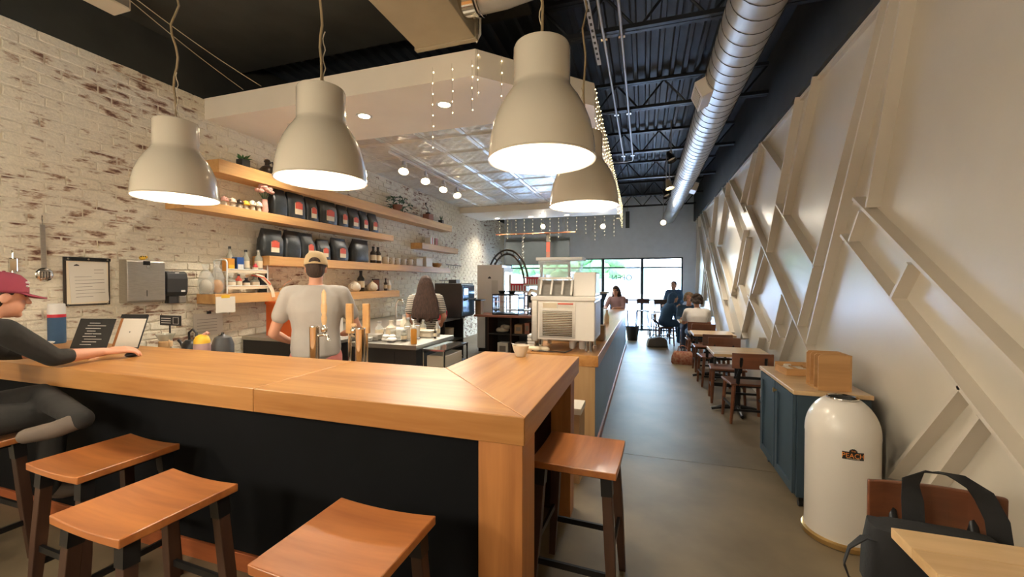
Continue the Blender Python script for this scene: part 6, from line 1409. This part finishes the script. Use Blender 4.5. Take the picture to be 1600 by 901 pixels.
# ---------------------------------------------------------------- the far end of the room
def high_stool(label, x, y, rz, back=True):
    t = thing('high_stool', label, 'stool', (x, y, 0), rz, 'window stools'); 
    for sx in (-1, 1):
        for sy in (-1, 1): MB().bar((sx * .15, sy * .15, .72), (sx * .19, sy * .19, 0), .025, .025, (0, 1, 0)).build('leg', 'blackmetal', t)
    MB().box(-.18, .18, -.18, .18, .72, .75).build('seat', 'stoolleg', t, bevel=.005)
    for y0 in (-.17, .17): MB().bar((-.17, y0, .3), (.17, y0, .3), .02, .02).build('stretcher', 'blackmetal', t)
    for x0 in (-.17, .17): MB().bar((x0, -.17, .4), (x0, .17, .4), .02, .02).build('stretcher', 'blackmetal', t)
    if back:
        for sx in (-1, 1): MB().bar((sx * .15, -.16, .75), (sx * .15, -.2, 1.08), .022, .022, (0, 1, 0)).build('back_post', 'blackmetal', t)
        MB().box(-.18, .18, -.215, -.19, .96, 1.10).build('backrest', 'stoolleg', t, bevel=.004)
for i, (x, y) in enumerate(((-.62, 12.6), (-.05, 12.75), (.40, 12.5))): high_stool(f'dark high stool in front of the window, {ORD[i]} from the service counter', x, y, .1 * i)
high_stool('backless high stool under the woman in the rose top', -0.66, 11.22, 0, False)
t = thing('window_bar_table', 'tall narrow table along the window', 'table', (-.1, 13.35, 0)); MB().box(-1.0, .7, -.2, .2, 1.02, 1.05).build('top', 'stoolleg', t)
for x in (-.9, .6): MB().box(x - .03, x + .03, -.03, .03, 0, 1.02).build('leg', 'blackmetal', t)
t = thing('waste_basket', 'dark waste basket on the floor beside the rose topped woman', 'basket', (-.30, 11.72, 0)); MB().lathe([(.13, 0), (.18, .36), (.175, .36), (.125, .01)], n=20).build('basket', 'charcoal', t, smooth=40); MB().lathe([(.18, .35), (.186, .36), (.18, .37)], n=20, cap=False).build('rim', 'blackplastic', t)
t = thing('shoulder_bag', 'grey shoulder bag on the floor under the dark coated customer', 'bag', (.30, 10.72, 0), .2); MB().prism([(-.24, 0), (.26, 0), (.22, .2), (.05, .25), (-.2, .2)], -.1, .1, 'XZ').build('body', 'walltaupe', t, bevel=.03); MB().tube([(-.15, 0, .2), (-.1, -.05, .3), (.08, -.05, .3), (.12, 0, .22)], .01, 6).build('strap', 'blackmetal', t, smooth=60)
t = thing('patterned_bag', 'red patterned cloth bag on the floor by the second table', 'bag', (.72, 8.62, 0), -.1); s = MB(); n = 20
for z, w, d in ((0, .19, .08), (.03, .21, .09), (.14, .20, .085), (.22, .17, .05), (.25, .15, .02)):
    for a in range(n): c, q = math.cos(2 * PI * a / n), math.sin(2 * PI * a / n); s.v.append((w * math.copysign(abs(c) ** .5, c), d * math.copysign(abs(q) ** .6, q), z))
for i in range(4):
    for a in range(n): s.f.append([i * n + a, i * n + (a + 1) % n, i * n + n + (a + 1) % n, i * n + n + a])
s.f += [list(range(n))[::-1], list(range(4 * n, 5 * n))]; s.build('body', 'pattern', t, smooth=50); MB().tube([(-.09, 0, .24), (-.08, 0, .33), (0, 0, .36), (.08, 0, .33), (.09, 0, .24)], .009, 6).build('handle', 'terracotta', t, smooth=60)
for i, (x, y) in enumerate(((.9, 9.62), (1.15, 9.9))): mug(['white cup on the table before the white shirted customer', 'white cup on the blonde customer side of the table'][i], (x, y, .752), 'white', .04, .09)
# open sign in the window, reading from the street
t = thing('open_sign', 'neon script style open sign hung in the window, seen from behind', 'sign', (-.72, 14.185, 1.72))
text_part('OPEN', .26, 'frame', t, Matrix(((-1, 0, 0), (0, 0, 1), (0, 1, 0))), .006)
MB().cyl((-.2, 0, .12), (-.2, 0, .33), .003, n=5).build('wire', 'wire', t); MB().cyl((.2, 0, .12), (.2, 0, .33), .003, n=5).build('wire', 'wire', t)
t = thing('window_poster', 'small grey notice stuck inside the window', 'poster', (-1.95, 14.243, 1.62)); MB().box(-.17, .17, -.006, .0, 0, .26).build('sheet', 'sticker', t); MB().box(-.13, .13, -.008, -.006, .08, .20).build('print', 'walltaupe', t)
